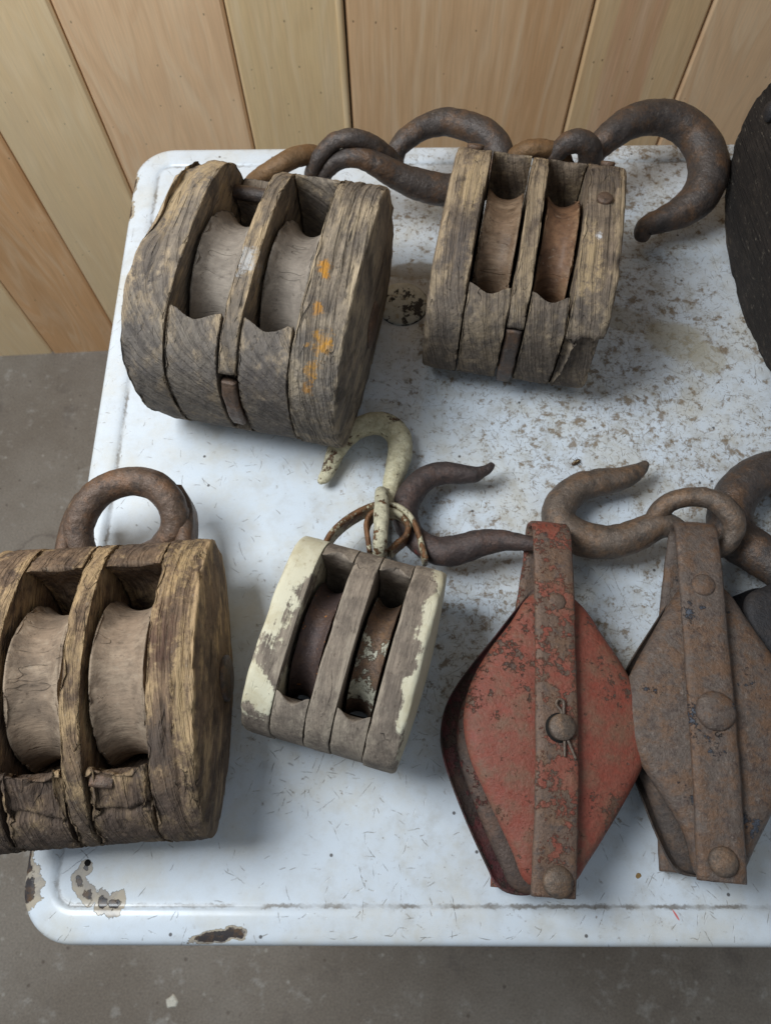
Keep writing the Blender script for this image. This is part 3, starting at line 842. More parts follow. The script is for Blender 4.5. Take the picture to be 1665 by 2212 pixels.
o = lathe("round_cap", chipped_cap(), tb, [(0.0242, -0.001), (0.0242, 0.0008), (0.0236, 0.0016), (0.0215, 0.0020), (0.01, 0.0022), (0.0006, 0.0022)], (0, 0, 0), seg=48, rough=0.0)
o.location = tuple(np.array([0.0075, 0.447, 0.0]) - off)
def plain(name, c, r=0.6, metal=0.0):
    t = NT(name)
    p = t.obj()
    n1 = t.noise(p, 400, 4, 0.6)
    col = t.mix(1.0, c, t.gray(t.ma('MULTIPLY_ADD', n1, 0.8, 0.6)), 'MULTIPLY')
    return t.out(col, r, t.bump(n1, 0.4, 0.0003), metal, 0.3)
HOLE = plain("hole_black", (0.008, 0.007, 0.006), 0.9)
o = lathe("screw_hole", HOLE, tb, [(0.0023, 0.0002), (0.0022, 0.0003), (0.0004, 0.00032)], (0, 0, 0), seg=18, rough=0.0)
o.location = tuple(np.array([-0.222, -0.034, 0.0]) - off)

# ------------------------------------------------------------------ wooden blocks
def block(t, L, H, n, xs, mats, a_f, a_b, sheave, bevel=0.003, back=(True, True), rough=0.0008, chip=0.0022, seed=10, cheek_post=(None, None), dome=0.004, shm=None, part_clip=None, lip=0.010, toe=(0.006, 0.014), spf=(0, 0), ragged=0.5, front_post=None):
    """xs = six x positions: cheek / slot / partition / slot / cheek"""
    o = superell(L, H, n)
    cen = (0, H / 2)
    g = 0.0005
    def sub(ins):
        d = o - np.array(cen)
        r = np.linalg.norm(d, axis=1, keepdims=True)
        return np.array(cen) + d * (1 - ins / r)
    loft("cheek", mats[0], t, o, xs[0], xs[1] - g, bevel, 0.0008, dome, 0, rough=rough, chip=chip, seed=seed, center=cen, post=cheek_post[0])
    loft("cheek", mats[2], t, o, xs[4] + g, xs[5], 0.0008, bevel, 0, dome, rough=rough, chip=chip, seed=seed + 1, center=cen, post=cheek_post[1])
    op = sub(0.0008)
    if part_clip:
        y, z = op[:, 0], op[:, 1]
        a = np.degrees(np.arctan2(z - H / 2, -(y)))
        k = sst(part_clip[0], part_clip[0] + 2, a) * (1 - sst(part_clip[1] - 2, part_clip[1], a))
        d = op - np.array(cen)
        r = np.linalg.norm(d, axis=1, keepdims=True)
        op = np.array(cen) + d * (1 - 0.012 * k[:, None] / r)
    loft("partition", mats[1], t, op, xs[2] + g, xs[3] - g, 0.0008, rough=rough, chip=chip, seed=seed + 2, center=cen)
    for side, (x0, x1) in enumerate(((xs[1] - 0.0004, xs[2] + 0.0004), (xs[3] - 0.0004, xs[4] + 0.0004))):
        xm, hw = 0.5 * (x0 + x1), 0.5 * (x1 - x0)
        od = superell(L, H, n, 1600)
        dd0 = od - np.array(cen)
        ss = np.array(cen) + dd0 * (1 - (0.0008 + 0.0005 * side) / np.linalg.norm(dd0, axis=1, keepdims=True))
        def seg_out(sign, lim, low=False):
            tw = toe[0] if sign < 0 else toe[1]
            def g_(x):
                u = (x - xm) / hw
                cut = lip * (0.5 + 0.5 * math.cos(math.pi * min(1, abs(u))))
                m = ss.copy()
                yy = m[:, 0] * sign
                lt = lim + cut
                up_ = m[(m[:, 1] > H / 2) & (yy > lt)]
                dn_ = m[(m[:, 1] <= H / 2) & (yy > lim - tw)]
                arc = np.vstack([dn_, up_])
                arc = arc[np.argsort(np.arctan2(arc[:, 1] - H / 2, arc[:, 0] * sign))]
                z1, z0 = arc[-1][1], arc[0][1]
                zs = np.linspace(z1, z0, 41)[1:-1]
                k = sst(0.70 * H, 0.98 * H, zs)
                fl_ = np.column_stack([(lim + cut * k - tw * sst(0.6 * H, 0.2 * H, zs)) * sign, zs])
                dd_ = np.r_[0, np.cumsum(np.linalg.norm(np.diff(arc, axis=0), axis=1))]
                tt_ = np.linspace(0, dd_[-1], 72)
                arc = np.column_stack([np.interp(tt_, dd_, arc[:, 0]), np.interp(tt_, dd_, arc[:, 1])])
                m = np.vstack([arc, fl_])
                if low:
                    m[:, 1] = np.minimum(m[:, 1], 0.66 * H)
                return m
            return g_
        fo = seg_out(-1, a_f + spf[side])
        loft("spacer", mats[3], t, fo, x0, x1, 0.0006, rough=rough, chip=chip * ragged, seed=seed + 4 + side, center=(-(a_f + lip + (L / 2 - a_f - lip) * 0.45), H * 0.42), post=front_post)
        if back[side]:
            bo = seg_out(1, a_b, back[side] == 'low')
            loft("spacer", mats[4], t, bo, x0, x1, 0.0006, rough=rough, chip=chip * 0.35, seed=seed + 7 + side, center=((a_b + lip + (L / 2 - a_b - lip) * 0.35), H * 0.42))
        Rr, dep, yc = sheave
        c = np.stack([np.cos(np.linspace(0, 2 * np.pi, 160, endpoint=False)) * Rr + yc, np.sin(np.linspace(0, 2 * np.pi, 160, endpoint=False)) * Rr + H / 2], 1)
        wv = hw - 0.0020
        def groove(x, wv=wv, xm=xm, dep=dep):
            u = min(1, abs(x - xm) / (wv * 0.92))
            return dep * (1 - u ** 2.2)
        loft("sheave", shm[side], t, c, xm - wv, xm + wv, 0.0010, rough=0.0004, chip=0.0028 if dep > 0.006 else 0.001, seed=seed + 11 + side, center=(yc, H / 2), inset_fn=groove, step=0.001)

# ---- big grey block, back left
H_TL = 0.1542
TL = thing("pulley_block", "big grey weathered wooden double pulley block with orange paint spots and a big hook", "pulley block", (-0.1014, 0.3912, 0.0), (0, 0, -0.2058), "wooden double pulley blocks")
def gouge_tl(V, n, W):
    # long splintered break along the outer edge of the left cheek
    y, z, x = V[:, 1], V[:, 2], V[:, 0]
    k = sst(-0.062, -0.078, x) * sst(0.10, 0.14, z) * sst(-0.03, 0.02, y)
    V = V - n * (k * (0.004 + 0.006 * fbm(V * np.array([180, 18, 180]), 71)))[:, None]
    k = sst(-0.060, -0.080, x) * sst(-0.06, -0.10, y)
    return V - n * (k * 0.006 * fbm(V * 90, 72))[:, None]
block(TL, 0.2138, H_TL, 2.78, (-0.0860, -0.0485, -0.0090, 0.0070, 0.0440, 0.0822), (W_TL, W_TLP, W_TLR, W_TL, W_TL), 0.062, 0.080, (0.0645, 0.011, 0.004),
      back=('low', True), shm=(SH_TL, SH_TL), seed=10, cheek_post=(cracks([(-0.070, -0.05, 0.06, 0.003)], 3, gouge_tl), cracks([(0.061, -0.03, 0.11, 0.0035), (0.068, -0.08, 0.05, 0.0025), (0.053, 0.02, 0.11, 0.002)], 5)), part_clip=(-15, 23), lip=0.007, rough=0.0012)
ribbon("strap_end", FE_B, TL, [(-0.001, -0.0965, 0.112), (-0.001, -0.1015, 0.100), (-0.001, -0.1035, 0.080), (-0.001, -0.1025, 0.063)], 0.0058, (1, 0, 0), 0.008, world=False, rough=0.0008)
lathe("axle_plate", FE_B, TL, [(0.019, -0.002), (0.019, 0.001), (0.016, 0.0022), (0.001, 0.0026)], (0.0855, -0.002, 0.074), 'X')
lathe("cross_bolt", FE, TL, [(0.006, -0.021), (0.0062, -0.02), (0.0062, 0.02), (0.006, 0.021)], (-0.029, 0.084, 0.105), 'X')
tube("becket", FE_A, TL, [(-0.1317, 0.5357, 0.06, 0.0073), (-0.12, 0.5295, 0.075, 0.0077), (-0.1033, 0.5313, 0.085, 0.0084), (-0.0853, 0.5432, 0.085, 0.0088), (-0.0697, 0.5535, 0.075, 0.0086), (-0.0605, 0.553, 0.06, 0.0081)])
tube("hook_eye", FE, TL, [(-0.0771, 0.5449, 0.05, 0.0067), (-0.0735, 0.5407, 0.07, 0.0069), (-0.065, 0.544, 0.085, 0.0073), (-0.0508, 0.5498, 0.095, 0.0075), (-0.0356, 0.5499, 0.098, 0.0078), (-0.0209, 0.5526, 0.09, 0.0084), (-0.0093, 0.555, 0.075, 0.0093), (0.0001, 0.562, 0.055, 0.0099)])
tube("hook", FE, TL, [(-0.0676, 0.5398, 0.055, 0.007), (-0.0619, 0.5405, 0.07, 0.0076), (-0.0482, 0.5414, 0.082, 0.0081), (-0.0311, 0.5414, 0.085, 0.0091), (-0.0143, 0.5395, 0.078, 0.0106), (0.0044, 0.5381, 0.066, 0.0124), (0.0272, 0.5365, 0.056, 0.014), (0.052, 0.5365, 0.05, 0.0145), (0.0771, 0.5427, 0.048, 0.0142), (0.095, 0.5545, 0.052, 0.0135), (0.0975, 0.5717, 0.06, 0.0135), (0.0878, 0.5853, 0.066, 0.0134), (0.0703, 0.5952, 0.068, 0.0131), (0.0493, 0.6015, 0.068, 0.0121), (0.0297, 0.598, 0.066, 0.0111), (0.0136, 0.5896, 0.062, 0.0104), (0.0038, 0.582, 0.056, 0.0093), (0.002, 0.5741, 0.05, 0.0079)])

# ---- brown block, back right
H_TR = 0.1282
TR = thing("pulley_block", "narrow brown wooden double pulley block with nail heads and a broken right cheek", "pulley block", (0.1092, 0.4345, 0.0), (0, 0, -0.1862), "wooden double pulley blocks")
def broken_tr(V, n, W):
    x, y, z = V[:, 0], V[:, 1], V[:, 2]
    zb = 0.098 + 0.007 * (fbm(np.column_stack([x * 150, x * 0, x * 0 + 3]), 5) - 0.5) * 2 + 0.25 * (x - 0.055)
    k = sst(zb + 0.0012, zb - 0.0012, z) * sst(-0.045, -0.055, y) * sst(0.0, 0.03, z)
    return V - n * (k * (0.0015 + 0.0055 * sst(0.02, 0.10, z)))[:, None]
def crack_tr(V, n, W):
    y, z = V[:, 1], V[:, 2]
    e = 0.026 + 0.003 * (fbm(V * np.array([140, 0, 0]), 8) - 0.5)
    k = np.exp(-((z - e) / 0.0012) ** 2) * sst(-0.06, -0.085, y)
    return V - n * (0.005 * k)[:, None]
block(TR, 0.1885, H_TR, 3.04, (-0.0713, -0.0405, -0.0077, 0.0078, 0.0380, 0.0713), (W_TR, W_TR, W_TR, W_TR, W_TR), 0.064, 0.077, (0.0575, 0.007, 0.004),
      back=(True, True), toe=(0.008, 0.020), shm=(SH_TR, SH_TR2), seed=40, cheek_post=(cracks([(-0.058, -0.02, 0.05, 0.002)], 7, crack_tr), cracks([(0.060, -0.06, 0.06, 0.002), (0.049, 0.0, 0.09, 0.0015)], 9, broken_tr)), part_clip=(-40, 22), lip=0.006, bevel=0.005, rough=0.0010)
ribbon("strap_end", FE, TR, [(0, -0.085, 0.096), (0, -0.089, 0.078), (0, -0.0905, 0.062), (0, -0.0905, 0.045), (0, -0.0885, 0.030)], 0.0062, (1, 0, 0), 0.006, world=False, rough=0.0008)
for (x, y, z, rx, r) in ((-0.056, 0.0800, 0.1128, -38, 1.35), (0.055, 0.0810, 0.1118, -40, 1.1), (0.053, 0.027, 0.1279, -3, 1.15)):
    o = lathe("nail_head", FE_B, TR, [(0.0052 * r, -0.003), (0.0054 * r, 0.0006), (0.0048 * r, 0.0014), (0.002 * r, 0.0017), (0.0003, 0.0017)], (0, 0, 0), seg=22)
    o.location = (x, y, z)
    o.rotation_euler = (R(rx), 0, 0)
tube("becket", FE_A, TR, [(0.1081, 0.5659, 0.05, 0.0076), (0.1112, 0.5618, 0.065, 0.0078), (0.1214, 0.559, 0.075, 0.0082), (0.1364, 0.5599, 0.075, 0.0082), (0.1507, 0.5609, 0.068, 0.0082), (0.1598, 0.56, 0.055, 0.0079)])
tube("hook_eye", FE, TR, [(0.1456, 0.5602, 0.055, 0.0075), (0.1468, 0.5574, 0.07, 0.0086), (0.1546, 0.5594, 0.08, 0.0098), (0.1649, 0.561, 0.082, 0.0106), (0.1754, 0.5606, 0.076, 0.0111), (0.1805, 0.5597, 0.062, 0.0109), (0.1784, 0.5592, 0.05, 0.0097)])
tube("hook", FE, TR, [(0.1854, 0.5736, 0.05, 0.0103), (0.1923, 0.579, 0.06, 0.0119), (0.205, 0.5884, 0.066, 0.0136), (0.2221, 0.5992, 0.068, 0.015), (0.2435, 0.6069, 0.066, 0.0155), (0.2647, 0.6069, 0.062, 0.0163), (0.2832, 0.5969, 0.056, 0.0172), (0.2941, 0.578, 0.05, 0.0183), (0.2953, 0.5565, 0.044, 0.0187), (0.2853, 0.5367, 0.038, 0.0173), (0.2692, 0.5256, 0.032, 0.0147), (0.252, 0.5196, 0.028, 0.0116), (0.2395, 0.5163, 0.024, 0.0099), (0.2346, 0.5114, 0.021, 0.0085), (0.2376, 0.5101, 0.018, 0.0067)])

ck_ = [o for o in TR.children if o.name.split('.')[0] == 'cheek']
for o in [o for o in TR.children if o.name.split('.')[0] == 'nail_head']:
    o.parent = ck_[0] if o.location.x < 0 else ck_[1]

def split_front(V, n, W):
    x, y, z = V[:, 0], V[:, 1], V[:, 2]
    wob = 0.010 * (fbm(np.column_stack([x * 45, x * 0, x * 0 + 1.7]), 31) - 0.5)
    k = np.exp(-((z - 0.094 - wob) / 0.0012) ** 2) * (n[:, 1] < 0.2)
    jag = sst(0.45, 0.75, fbm(V * np.array([70, 20, 20]), 33)) * sst(0.090, 0.100, z)
    return V - n * (0.004 * k + 0.005 * jag)[:, None]

# ---- tan block with the iron eye, front left
H_BL = 0.126
BLK = thing("pulley_block", "dark tan wooden double pulley block with a thick iron eye, at the left edge", "pulley block", (-0.2135, 0.081, 0.0), (0, 0, 0.066), "wooden double pulley blocks")
block(BLK, 0.209, H_BL, 1.75, (-0.0690, -0.0350, 0.0035, 0.0185, 0.0570, 0.0885), (W_BL, W_BLP, W_BL, W_BL, W_BL), 0.0565, 0.074, (0.057, 0.008, 0.002),
      back=(True, True), shm=(SH_BL, SH_BL), seed=70, cheek_post=(None, cracks([(0.070, -0.06, 0.09, 0.003), (0.075, -0.09, 0.02, 0.003), (0.066, 0.0, 0.1, 0.002), (0.080, -0.04, 0.08, 0.003)], 11)), toe=(0.015, 0.016), lip=0.005, ragged=1.1, front_post=split_front, bevel=0.003, rough=0.0014, chip=0.0028, dome=0.007)
lathe("axle_pin", FE, BLK, [(0.016, -0.004), (0.016, 0.001), (0.013, 0.0025), (0.001, 0.003)], (0.0955, 0.0, 0.062), 'X')
ribbon("wedge", FE_B, BLK, [(0.021, -0.064, 0.104), (0.029, -0.0655, 0.1035), (0.034, -0.066, 0.102)], 0.004, (0, 1, 0), 0.004, world=False)
FE_BE = iron("brown_rusty_iron_with_paint_scab", (0.115, 0.076, 0.055), (0.170, 0.095, 0.056), (0.050, 0.039, 0.034), 60, rough=0.46, pale=(0.25, 0.19, 0.14), paleamt=0.4, scab=(-0.0235, 0.1440, 0.0150, 0.0042, R(57), (0.56, 0.48, 0.33)))
tube("iron_eye", FE_BE, BLK, [(-0.2364, 0.1771, 0.045, 0.0104), (-0.2413, 0.1914, 0.052, 0.011), (-0.2407, 0.2059, 0.058, 0.0116), (-0.232, 0.2207, 0.064, 0.0116), (-0.2181, 0.2309, 0.068, 0.0111), (-0.2006, 0.2348, 0.07, 0.0111), (-0.1843, 0.2321, 0.068, 0.0113), (-0.1725, 0.2218, 0.064, 0.0113), (-0.1681, 0.209, 0.058, 0.011), (-0.1718, 0.1978, 0.052, 0.0104), (-0.1824, 0.1894, 0.045, 0.0098), (-0.196, 0.1836, 0.04, 0.0096)])
ribbon("eye_strap", FE_B, BLK, [(-0.2474, 0.2285, 0.04, 0.0002), (-0.2496, 0.2143, 0.045, 0.0002), (-0.2505, 0.1995, 0.048, 0.0002), (-0.2502, 0.1855, 0.05, 0.0002), (-0.2498, 0.1723, 0.05, 0.0002)], 0.013, (0, 0, 1), 0.012)
ribbon("eye_strap", FE_B, BLK, [(-0.1724, 0.2353, 0.04, 0.0002), (-0.1639, 0.2209, 0.045, 0.0002), (-0.1606, 0.206, 0.048, 0.0002), (-0.1598, 0.1918, 0.05, 0.0002), (-0.1601, 0.1786, 0.05, 0.0002)], 0.013, (0, 0, 1), 0.012)

# ---- small cream block, centre
H_CR = 0.1078
CRB = thing("pulley_block", "small cream painted wooden double pulley block with a cream iron hook", "pulley block", (-0.0336, 0.1072, 0.0), (0, 0, -0.2745), "wooden double pulley blocks")
block(CRB, 0.1436, H_CR, 2.77, (-0.0545, -0.0325, -0.0105, 0.0085, 0.0305, 0.0545), (W_CRL, W_CRP, W_CRR, W_CR, W_CR), 0.044, 0.052, (0.0435, 0.0055, 0.0),
      back=(True, True), shm=(FE_SR, FE_SC), seed=100, bevel=0.004, rough=0.0004, chip=0.0008, lip=0.006)
for x in (-0.0075, 0.0035, -0.0325, 0.0305):
    lathe("peg_hole", HOLE, CRB, [(0.0018, -0.002), (0.0018, 0.0001), (0.0003, 0.0001)], (x, -0.0665, 0.026), rot=None, seg=12).rotation_euler = (0, 0, 0)
tube("hook", FE_CH, CRB, [(-0.0059, 0.2254, 0.03, 0.0049), (-0.0049, 0.2395, 0.026, 0.0061), (-0.0023, 0.2565, 0.02, 0.0083), (0.0022, 0.2731, 0.016, 0.01), (0.0046, 0.287, 0.015, 0.0107), (0.0024, 0.3006, 0.015, 0.0107), (-0.0061, 0.3096, 0.015, 0.0105), (-0.0169, 0.3125, 0.015, 0.0099), (-0.0292, 0.3093, 0.0145, 0.0093), (-0.0407, 0.3005, 0.014, 0.0088), (-0.0485, 0.2894, 0.014, 0.0082), (-0.0532, 0.2781, 0.013, 0.007), (-0.0568, 0.2686, 0.012, 0.0058), (-0.0607, 0.2612, 0.012, 0.0048), (-0.0626, 0.259, 0.012, 0.0033)])
tube("link", FE_CL, CRB, [(x, y, z, 0.0056) for (x, y, z) in [(-0.011, 0.2403, 0.03), (-0.0107, 0.2312, 0.046), (-0.0109, 0.2093, 0.056), (-0.0115, 0.1919, 0.056), (-0.0119, 0.1839, 0.046), (-0.0124, 0.1918, 0.022), (-0.0123, 0.2082, 0.01), (-0.0118, 0.2278, 0.008), (-0.0113, 0.2414, 0.014)]], closed=True)
ribbon("strap_loop", FE_CR, CRB, [(-0.0547, 0.1917, 0.036, 0.0001), (-0.0494, 0.2021, 0.036, 0.0001), (-0.0363, 0.2148, 0.036, 0.0001), (-0.0187, 0.2243, 0.036, 0.0001), (-0.0044, 0.2258, 0.036, 0.0001), (0.0083, 0.2192, 0.036, 0.0001), (0.0159, 0.2071, 0.036, 0.0001), (0.0199, 0.1929, 0.036, 0.0001), (0.0232, 0.1798, 0.036, 0.0001)], 0.010, (0, 0, 1), 0.0042)
ribbon("strap_loop", FE_CR, CRB, [(-0.0198, 0.1872, 0.036, 0.0001), (-0.0216, 0.199, 0.036, 0.0001), (-0.0225, 0.2095, 0.036, 0.0001), (-0.0186, 0.2178, 0.036, 0.0001), (-0.0087, 0.2212, 0.036, 0.0001), (0.0026, 0.2177, 0.036, 0.0001), (0.0096, 0.2086, 0.036, 0.0001), (0.0081, 0.1996, 0.036, 0.0001), (0.0011, 0.193, 0.036, 0.0001), (-0.0052, 0.1864, 0.036, 0.0001)], 0.010, (0, 0, 1), 0.0042)

# ---- big black block, right edge
DKB = thing("pulley_block", "big blackened round-cheeked wooden block cut off by the right edge", "pulley block", (0.3256 + 0.075, 0.45, 0.0), (0, 0, 0.079), "wooden double pulley blocks")
block(DKB, 0.2663, 0.188, 2.38, (-0.0790, -0.0420, -0.008, 0.008, 0.042, 0.079), (W_DK, W_DK, W_DK, W_DK, W_DK), 0.085, 0.10, (0.075, 0.010, 0.0), shm=(SH_BL, SH_BL), seed=130, bevel=0.003, rough=0.0012)
for (y, z) in ((0.098, 0.128),):
    lathe("bolt_head", FE_K, DKB, dome_prof(0.008, 0.004), (0, 0, 0), seg=18).matrix_parent_inverse = Matrix.Translation((-0.0815, y, z)) @ Matrix.Rotation(R(-90), 4, 'Y')

# ------------------------------------------------------------------ steel pulleys
def plate(name, mat, parent, outline, zrim, dome, sign, thick=0.0026, lipr=0.004, seed=1, cx=0.0, flat=0.0):
    """dished shield-shaped plate, outline in local (x, y)"""
    P = resample(spline(np.column_stack([np.asarray(outline), np.zeros(len(outline)), np.zeros(len(outline))]), 8, True)[:, :2], 150)
    c = np.array([P[:, 0].mean(), P[:, 1].mean()])
    V, F = [], []
    ss = [0.03, 0.15, 0.3, 0.45, 0.6, 0.72, 0.82, 0.9, 0.95, 0.98, 1.0]
    N = len(P)
    def zz(s):
        z = dome * (1 - s ** 1.8)
        if s > 0.9:
            z -= lipr * ((s - 0.9) / 0.1) ** 2
        return zrim + sign * z
    for s in ss:
        V += [(*(c + (p - c) * s), zz(s)) for p in P]
    for s in ss[::-1]:
        V += [(*(c + (p - c) * (s if s < 1 else 0.995)), zz(s) - sign * thick) for p in P]
    V = np.array(V)
    M = 2 * len(ss)
    for j in range(M - 1):
        for k in range(N):
            l = (k + 1) % N
            F.append((j * N + k, j * N + l, (j + 1) * N + l, (j + 1) * N + k))
    V[:, 2] += 0.0008 * (fbm(V * 40, seed) - 0.5) + 0.0005 * (fbm(V * 130, seed + 3) - 0.5)
    F.append(tuple(range(N))[::-1])
    F.append(tuple((M - 1) * N + k for k in range(N)))
    return mesh(name, V, F, mat, parent, True, fix=True)

def disc(name, mat, parent, r, z0, z1, cx, cy, dep=0.004):
    pr = [(0.01, z0), (r - 0.002, z0), (r, z0 + 0.0015), (r - dep, 0.5 * (z0 + z1)), (r, z1 - 0.0015), (r - 0.002, z1), (0.01, z1)]
    return lathe(name, mat, parent, pr, (cx, cy, 0), seg=64)

# ---- red pulley
TILT = 0.10
RP = thing("steel_pulley", "red painted steel pulley with a cotter pin through its strap, worn and rusty", "pulley", (0.0973, 0.0551, 0.0004), (0, TILT, -0.0741), "steel strap pulleys")
up = [(-0.0115, 0.0927), (-0.0245, 0.0722), (-0.0403, 0.0496), (-0.0516, 0.0281), (-0.0562, 0.0094), (-0.0562, -0.0056), (-0.0514, -0.0242), (-0.0425, -0.042), (-0.0331, -0.0593), (-0.0223, -0.0788), (-0.0141, -0.096), (-0.0046, -0.0999), (0.0159, -0.0972), (0.0265, -0.0833), (0.039, -0.0636), (0.052, -0.0418), (0.063, -0.0208), (0.0673, -0.0058), (0.0671, 0.0092), (0.0613, 0.0303), (0.0507, 0.0515), (0.0397, 0.0684), (0.0269, 0.088), (0.0086, 0.1006)]
lo = [(-0.0142, 0.0903), (-0.0328, 0.0641), (-0.0525, 0.0369), (-0.0649, 0.0145), (-0.0689, -0.0065), (-0.0655, -0.0263), (-0.0556, -0.0496), (-0.0436, -0.0735), (-0.032, -0.0939), (-0.0268, -0.1026), (-0.0162, -0.1074), (-0.0007, -0.1063), (0.018, -0.0947), (0.0358, -0.0678), (0.0511, -0.04), (0.0604, -0.0084), (0.0598, 0.0236), (0.0469, 0.0525), (0.0317, 0.0806), (0.0159, 0.1004), (-0.0001, 0.1061)]
up = [(x * 1.085 if x > 0 else x, y) for (x, y) in up]
plate("upper_plate", FE_R, RP, up, 0.056, 0.007, 1, seed=201)
md = [(0.93 * x + 0.006, 0.985 * y) for (x, y) in np.asarray(lo)]
plate("middle_plate", FE_MB, RP, md, 0.038, 0.004, 1, seed=203)
plate("lower_plate", FE_RD, RP, lo, 0.024, 0.007, -1, seed=202)
disc("sheave", FE_B, RP, 0.046, 0.028, 0.050, 0, 0)
sx0 = 0.0
ytop, ybot = 0.1495, -0.1045
ribbon("strap", FE_RS, RP, [(-0.0006, ybot, 0.0605), (-0.0006, -0.085, 0.0640), (0, -0.05, 0.0670), (0, 0, 0.0685), (0, 0.05, 0.0670), (0, 0.09, 0.0650), (-0.0005, 0.132, 0.0630), (-0.001, 0.1455, 0.0595), (-0.001, 0.1505, 0.050), (-0.001, 0.146, 0.041),
                            (-0.001, 0.122, 0.033), (-0.004, 0.09, 0.024), (-0.008, 0.04, 0.0085), (-0.010, 0, 0.0040), (-0.013, -0.05, 0.0040), (-0.0145, -0.085, 0.0070), (-0.015, ybot - 0.001, 0.0090)], 0.0145, (1, 0, 0), 0.0042, world=False, rough=0.0006)
lathe("rivet", FE_RS, RP, dome_prof(0.0066, 0.0022), (0.0012, 0.0865, 0.0672), seg=8)
lathe("rivet", FE_G, RP, dome_prof(0.0098, 0.005), (0.0012, -0.0955, 0.0648))
lathe("axle_pin", FE_G, RP, [(0.0088, -0.004), (0.0088, 0.0035), (0.0082, 0.0044), (0.0005, 0.0047)], (0.0025, -0.0012, 0.0705))
o = lathe("axle_hole", HOLE, RP, [(0.0099, 0.0), (0.0098, 0.0002), (0.0005, 0.00021)], (0.0015, -0.0015, 0.0707), rough=0.0)
tube("cotter_pin", FE_G, RP, [(0.0035, -0.001, 0.0722, 0.0010), (0.0022, 0.0085, 0.0725, 0.0011), (-0.0014, 0.0135, 0.0725, 0.0011), (0.0004, 0.0170, 0.0727, 0.0011), (0.0036, 0.0155, 0.0727, 0.0011), (0.0036, 0.0095, 0.0725, 0.0011), (0.0038, 0, 0.0722, 0.0010)], world=False, seg=12, rough=0.0001)
tube("cotter_leg", FE_G, RP, [(0.0042, -0.006, 0.0720, 0.0010), (0.0044, -0.0195, 0.0718, 0.0010)], world=False, seg=10, rough=0.0001)
tube("cotter_leg", FE_G, RP, [(0.0050, -0.006, 0.0722, 0.0010), (0.0115, -0.0205, 0.0722, 0.0010)], world=False, seg=10, rough=0.0001)
ap_ = [o for o in RP.children if o.name.split('.')[0] == 'axle_pin'][0]
for o in [o for o in RP.children if o.name.split('.')[0].startswith('cotter')]:
    o.parent = ap_
tube("hook", FE_RH, RP, [(0.0801, 0.2679, 0.024, 0.003), (0.0747, 0.2632, 0.024, 0.0047), (0.0664, 0.2596, 0.024, 0.0065), (0.0546, 0.2599, 0.024, 0.0083), (0.0399, 0.2613, 0.024, 0.0095), (0.0265, 0.257, 0.024, 0.0103), (0.0153, 0.2466, 0.024, 0.0109), (0.0083, 0.232, 0.025, 0.0108), (0.0084, 0.2177, 0.026, 0.0101), (0.014, 0.2047, 0.028, 0.0094), (0.0251, 0.1942, 0.03, 0.0104), (0.0389, 0.1901, 0.032, 0.0118), (0.0528, 0.192, 0.034, 0.012), (0.0652, 0.1951, 0.037, 0.0111), (0.0774, 0.196, 0.04, 0.0092), (0.0892, 0.194, 0.044, 0.0074), (0.0995, 0.1915, 0.047, 0.0066), (0.1099, 0.1893, 0.049, 0.0063)])

for o in RP.children:
    if o.name.split('.')[0] in ('strap', 'rivet', 'axle_pin', 'axle_hole', 'cotter_pin', 'cotter_leg'):
        o.location.x += 0.0036

# ---- rusty pulley
KP = thing("steel_pulley", "bare mottled rusty steel pulley with a big domed pin and a ring-eyed hook", "pulley", (0.2196, 0.0617, 0.0003), (0, -0.10, -0.0934), "steel strap pulleys")
up = [(-0.0146, 0.0893), (-0.0347, 0.0545), (-0.0502, 0.0251), (-0.0552, 0.0051), (-0.0556, -0.0117), (-0.0514, -0.0263), (-0.0428, -0.038), (-0.0297, -0.0575), (-0.0177, -0.0785), (-0.0119, -0.1006), (0.003, -0.1043), (0.0163, -0.099), (0.0265, -0.0809), (0.041, -0.0551), (0.0559, -0.03), (0.0658, -0.0076), (0.066, 0.0087), (0.0585, 0.0278), (0.047, 0.0473), (0.0337, 0.069), (0.02, 0.0914), (0.0031, 0.0972)]
lo = [(-0.0088, 0.097), (-0.0301, 0.0653), (-0.0491, 0.0328), (-0.0594, 0.0036), (-0.0549, -0.0218), (-0.0428, -0.0488), (-0.0327, -0.0748), (-0.0228, -0.0955), (-0.0142, -0.1031), (0.0064, -0.1024), (0.0214, -0.0967), (0.0345, -0.077), (0.0518, -0.0462), (0.0666, -0.0146), (0.0705, 0.0108), (0.0622, 0.0394), (0.0485, 0.0655), (0.0309, 0.0924), (0.0119, 0.1074)]
plate("upper_plate", FE_P, KP, up, 0.056, 0.0055, 1, seed=211)
plate("lower_plate", FE_PL, KP, lo, 0.022, 0.007, -1, seed=212)
plate("middle_plate", FE_PL, KP, [(0.94 * x + 0.001, 0.98 * y) for (x, y) in lo], 0.036, 0.004, 1, seed=213)
disc("sheave", FE_PL, KP, 0.05, 0.027, 0.050, 0, 0)
ribbon("strap", FE_P, KP, [(0.0015, -0.1035, 0.0615), (0.0013, -0.085, 0.0635), (0.001, -0.05, 0.0655), (0, 0, 0.067), (-0.001, 0.05, 0.067), (-0.002, 0.09, 0.0675), (-0.0025, 0.123, 0.066), (-0.0025, 0.137, 0.0615), (-0.0025, 0.141, 0.052), (-0.0025, 0.136, 0.043),
                           (-0.004, 0.115, 0.034), (-0.007, 0.08, 0.024), (-0.008, 0.04, 0.0075), (-0.009, 0, 0.0050), (-0.010, -0.05, 0.0060), (-0.011, -0.085, 0.0105), (-0.011, -0.1025, 0.0130)], 0.0152, (1, 0, 0), 0.0042, world=False, rough=0.0006)
lathe("rivet", FE_P, KP, dome_prof(0.0082, 0.003), (-0.001, 0.0895, 0.0690))
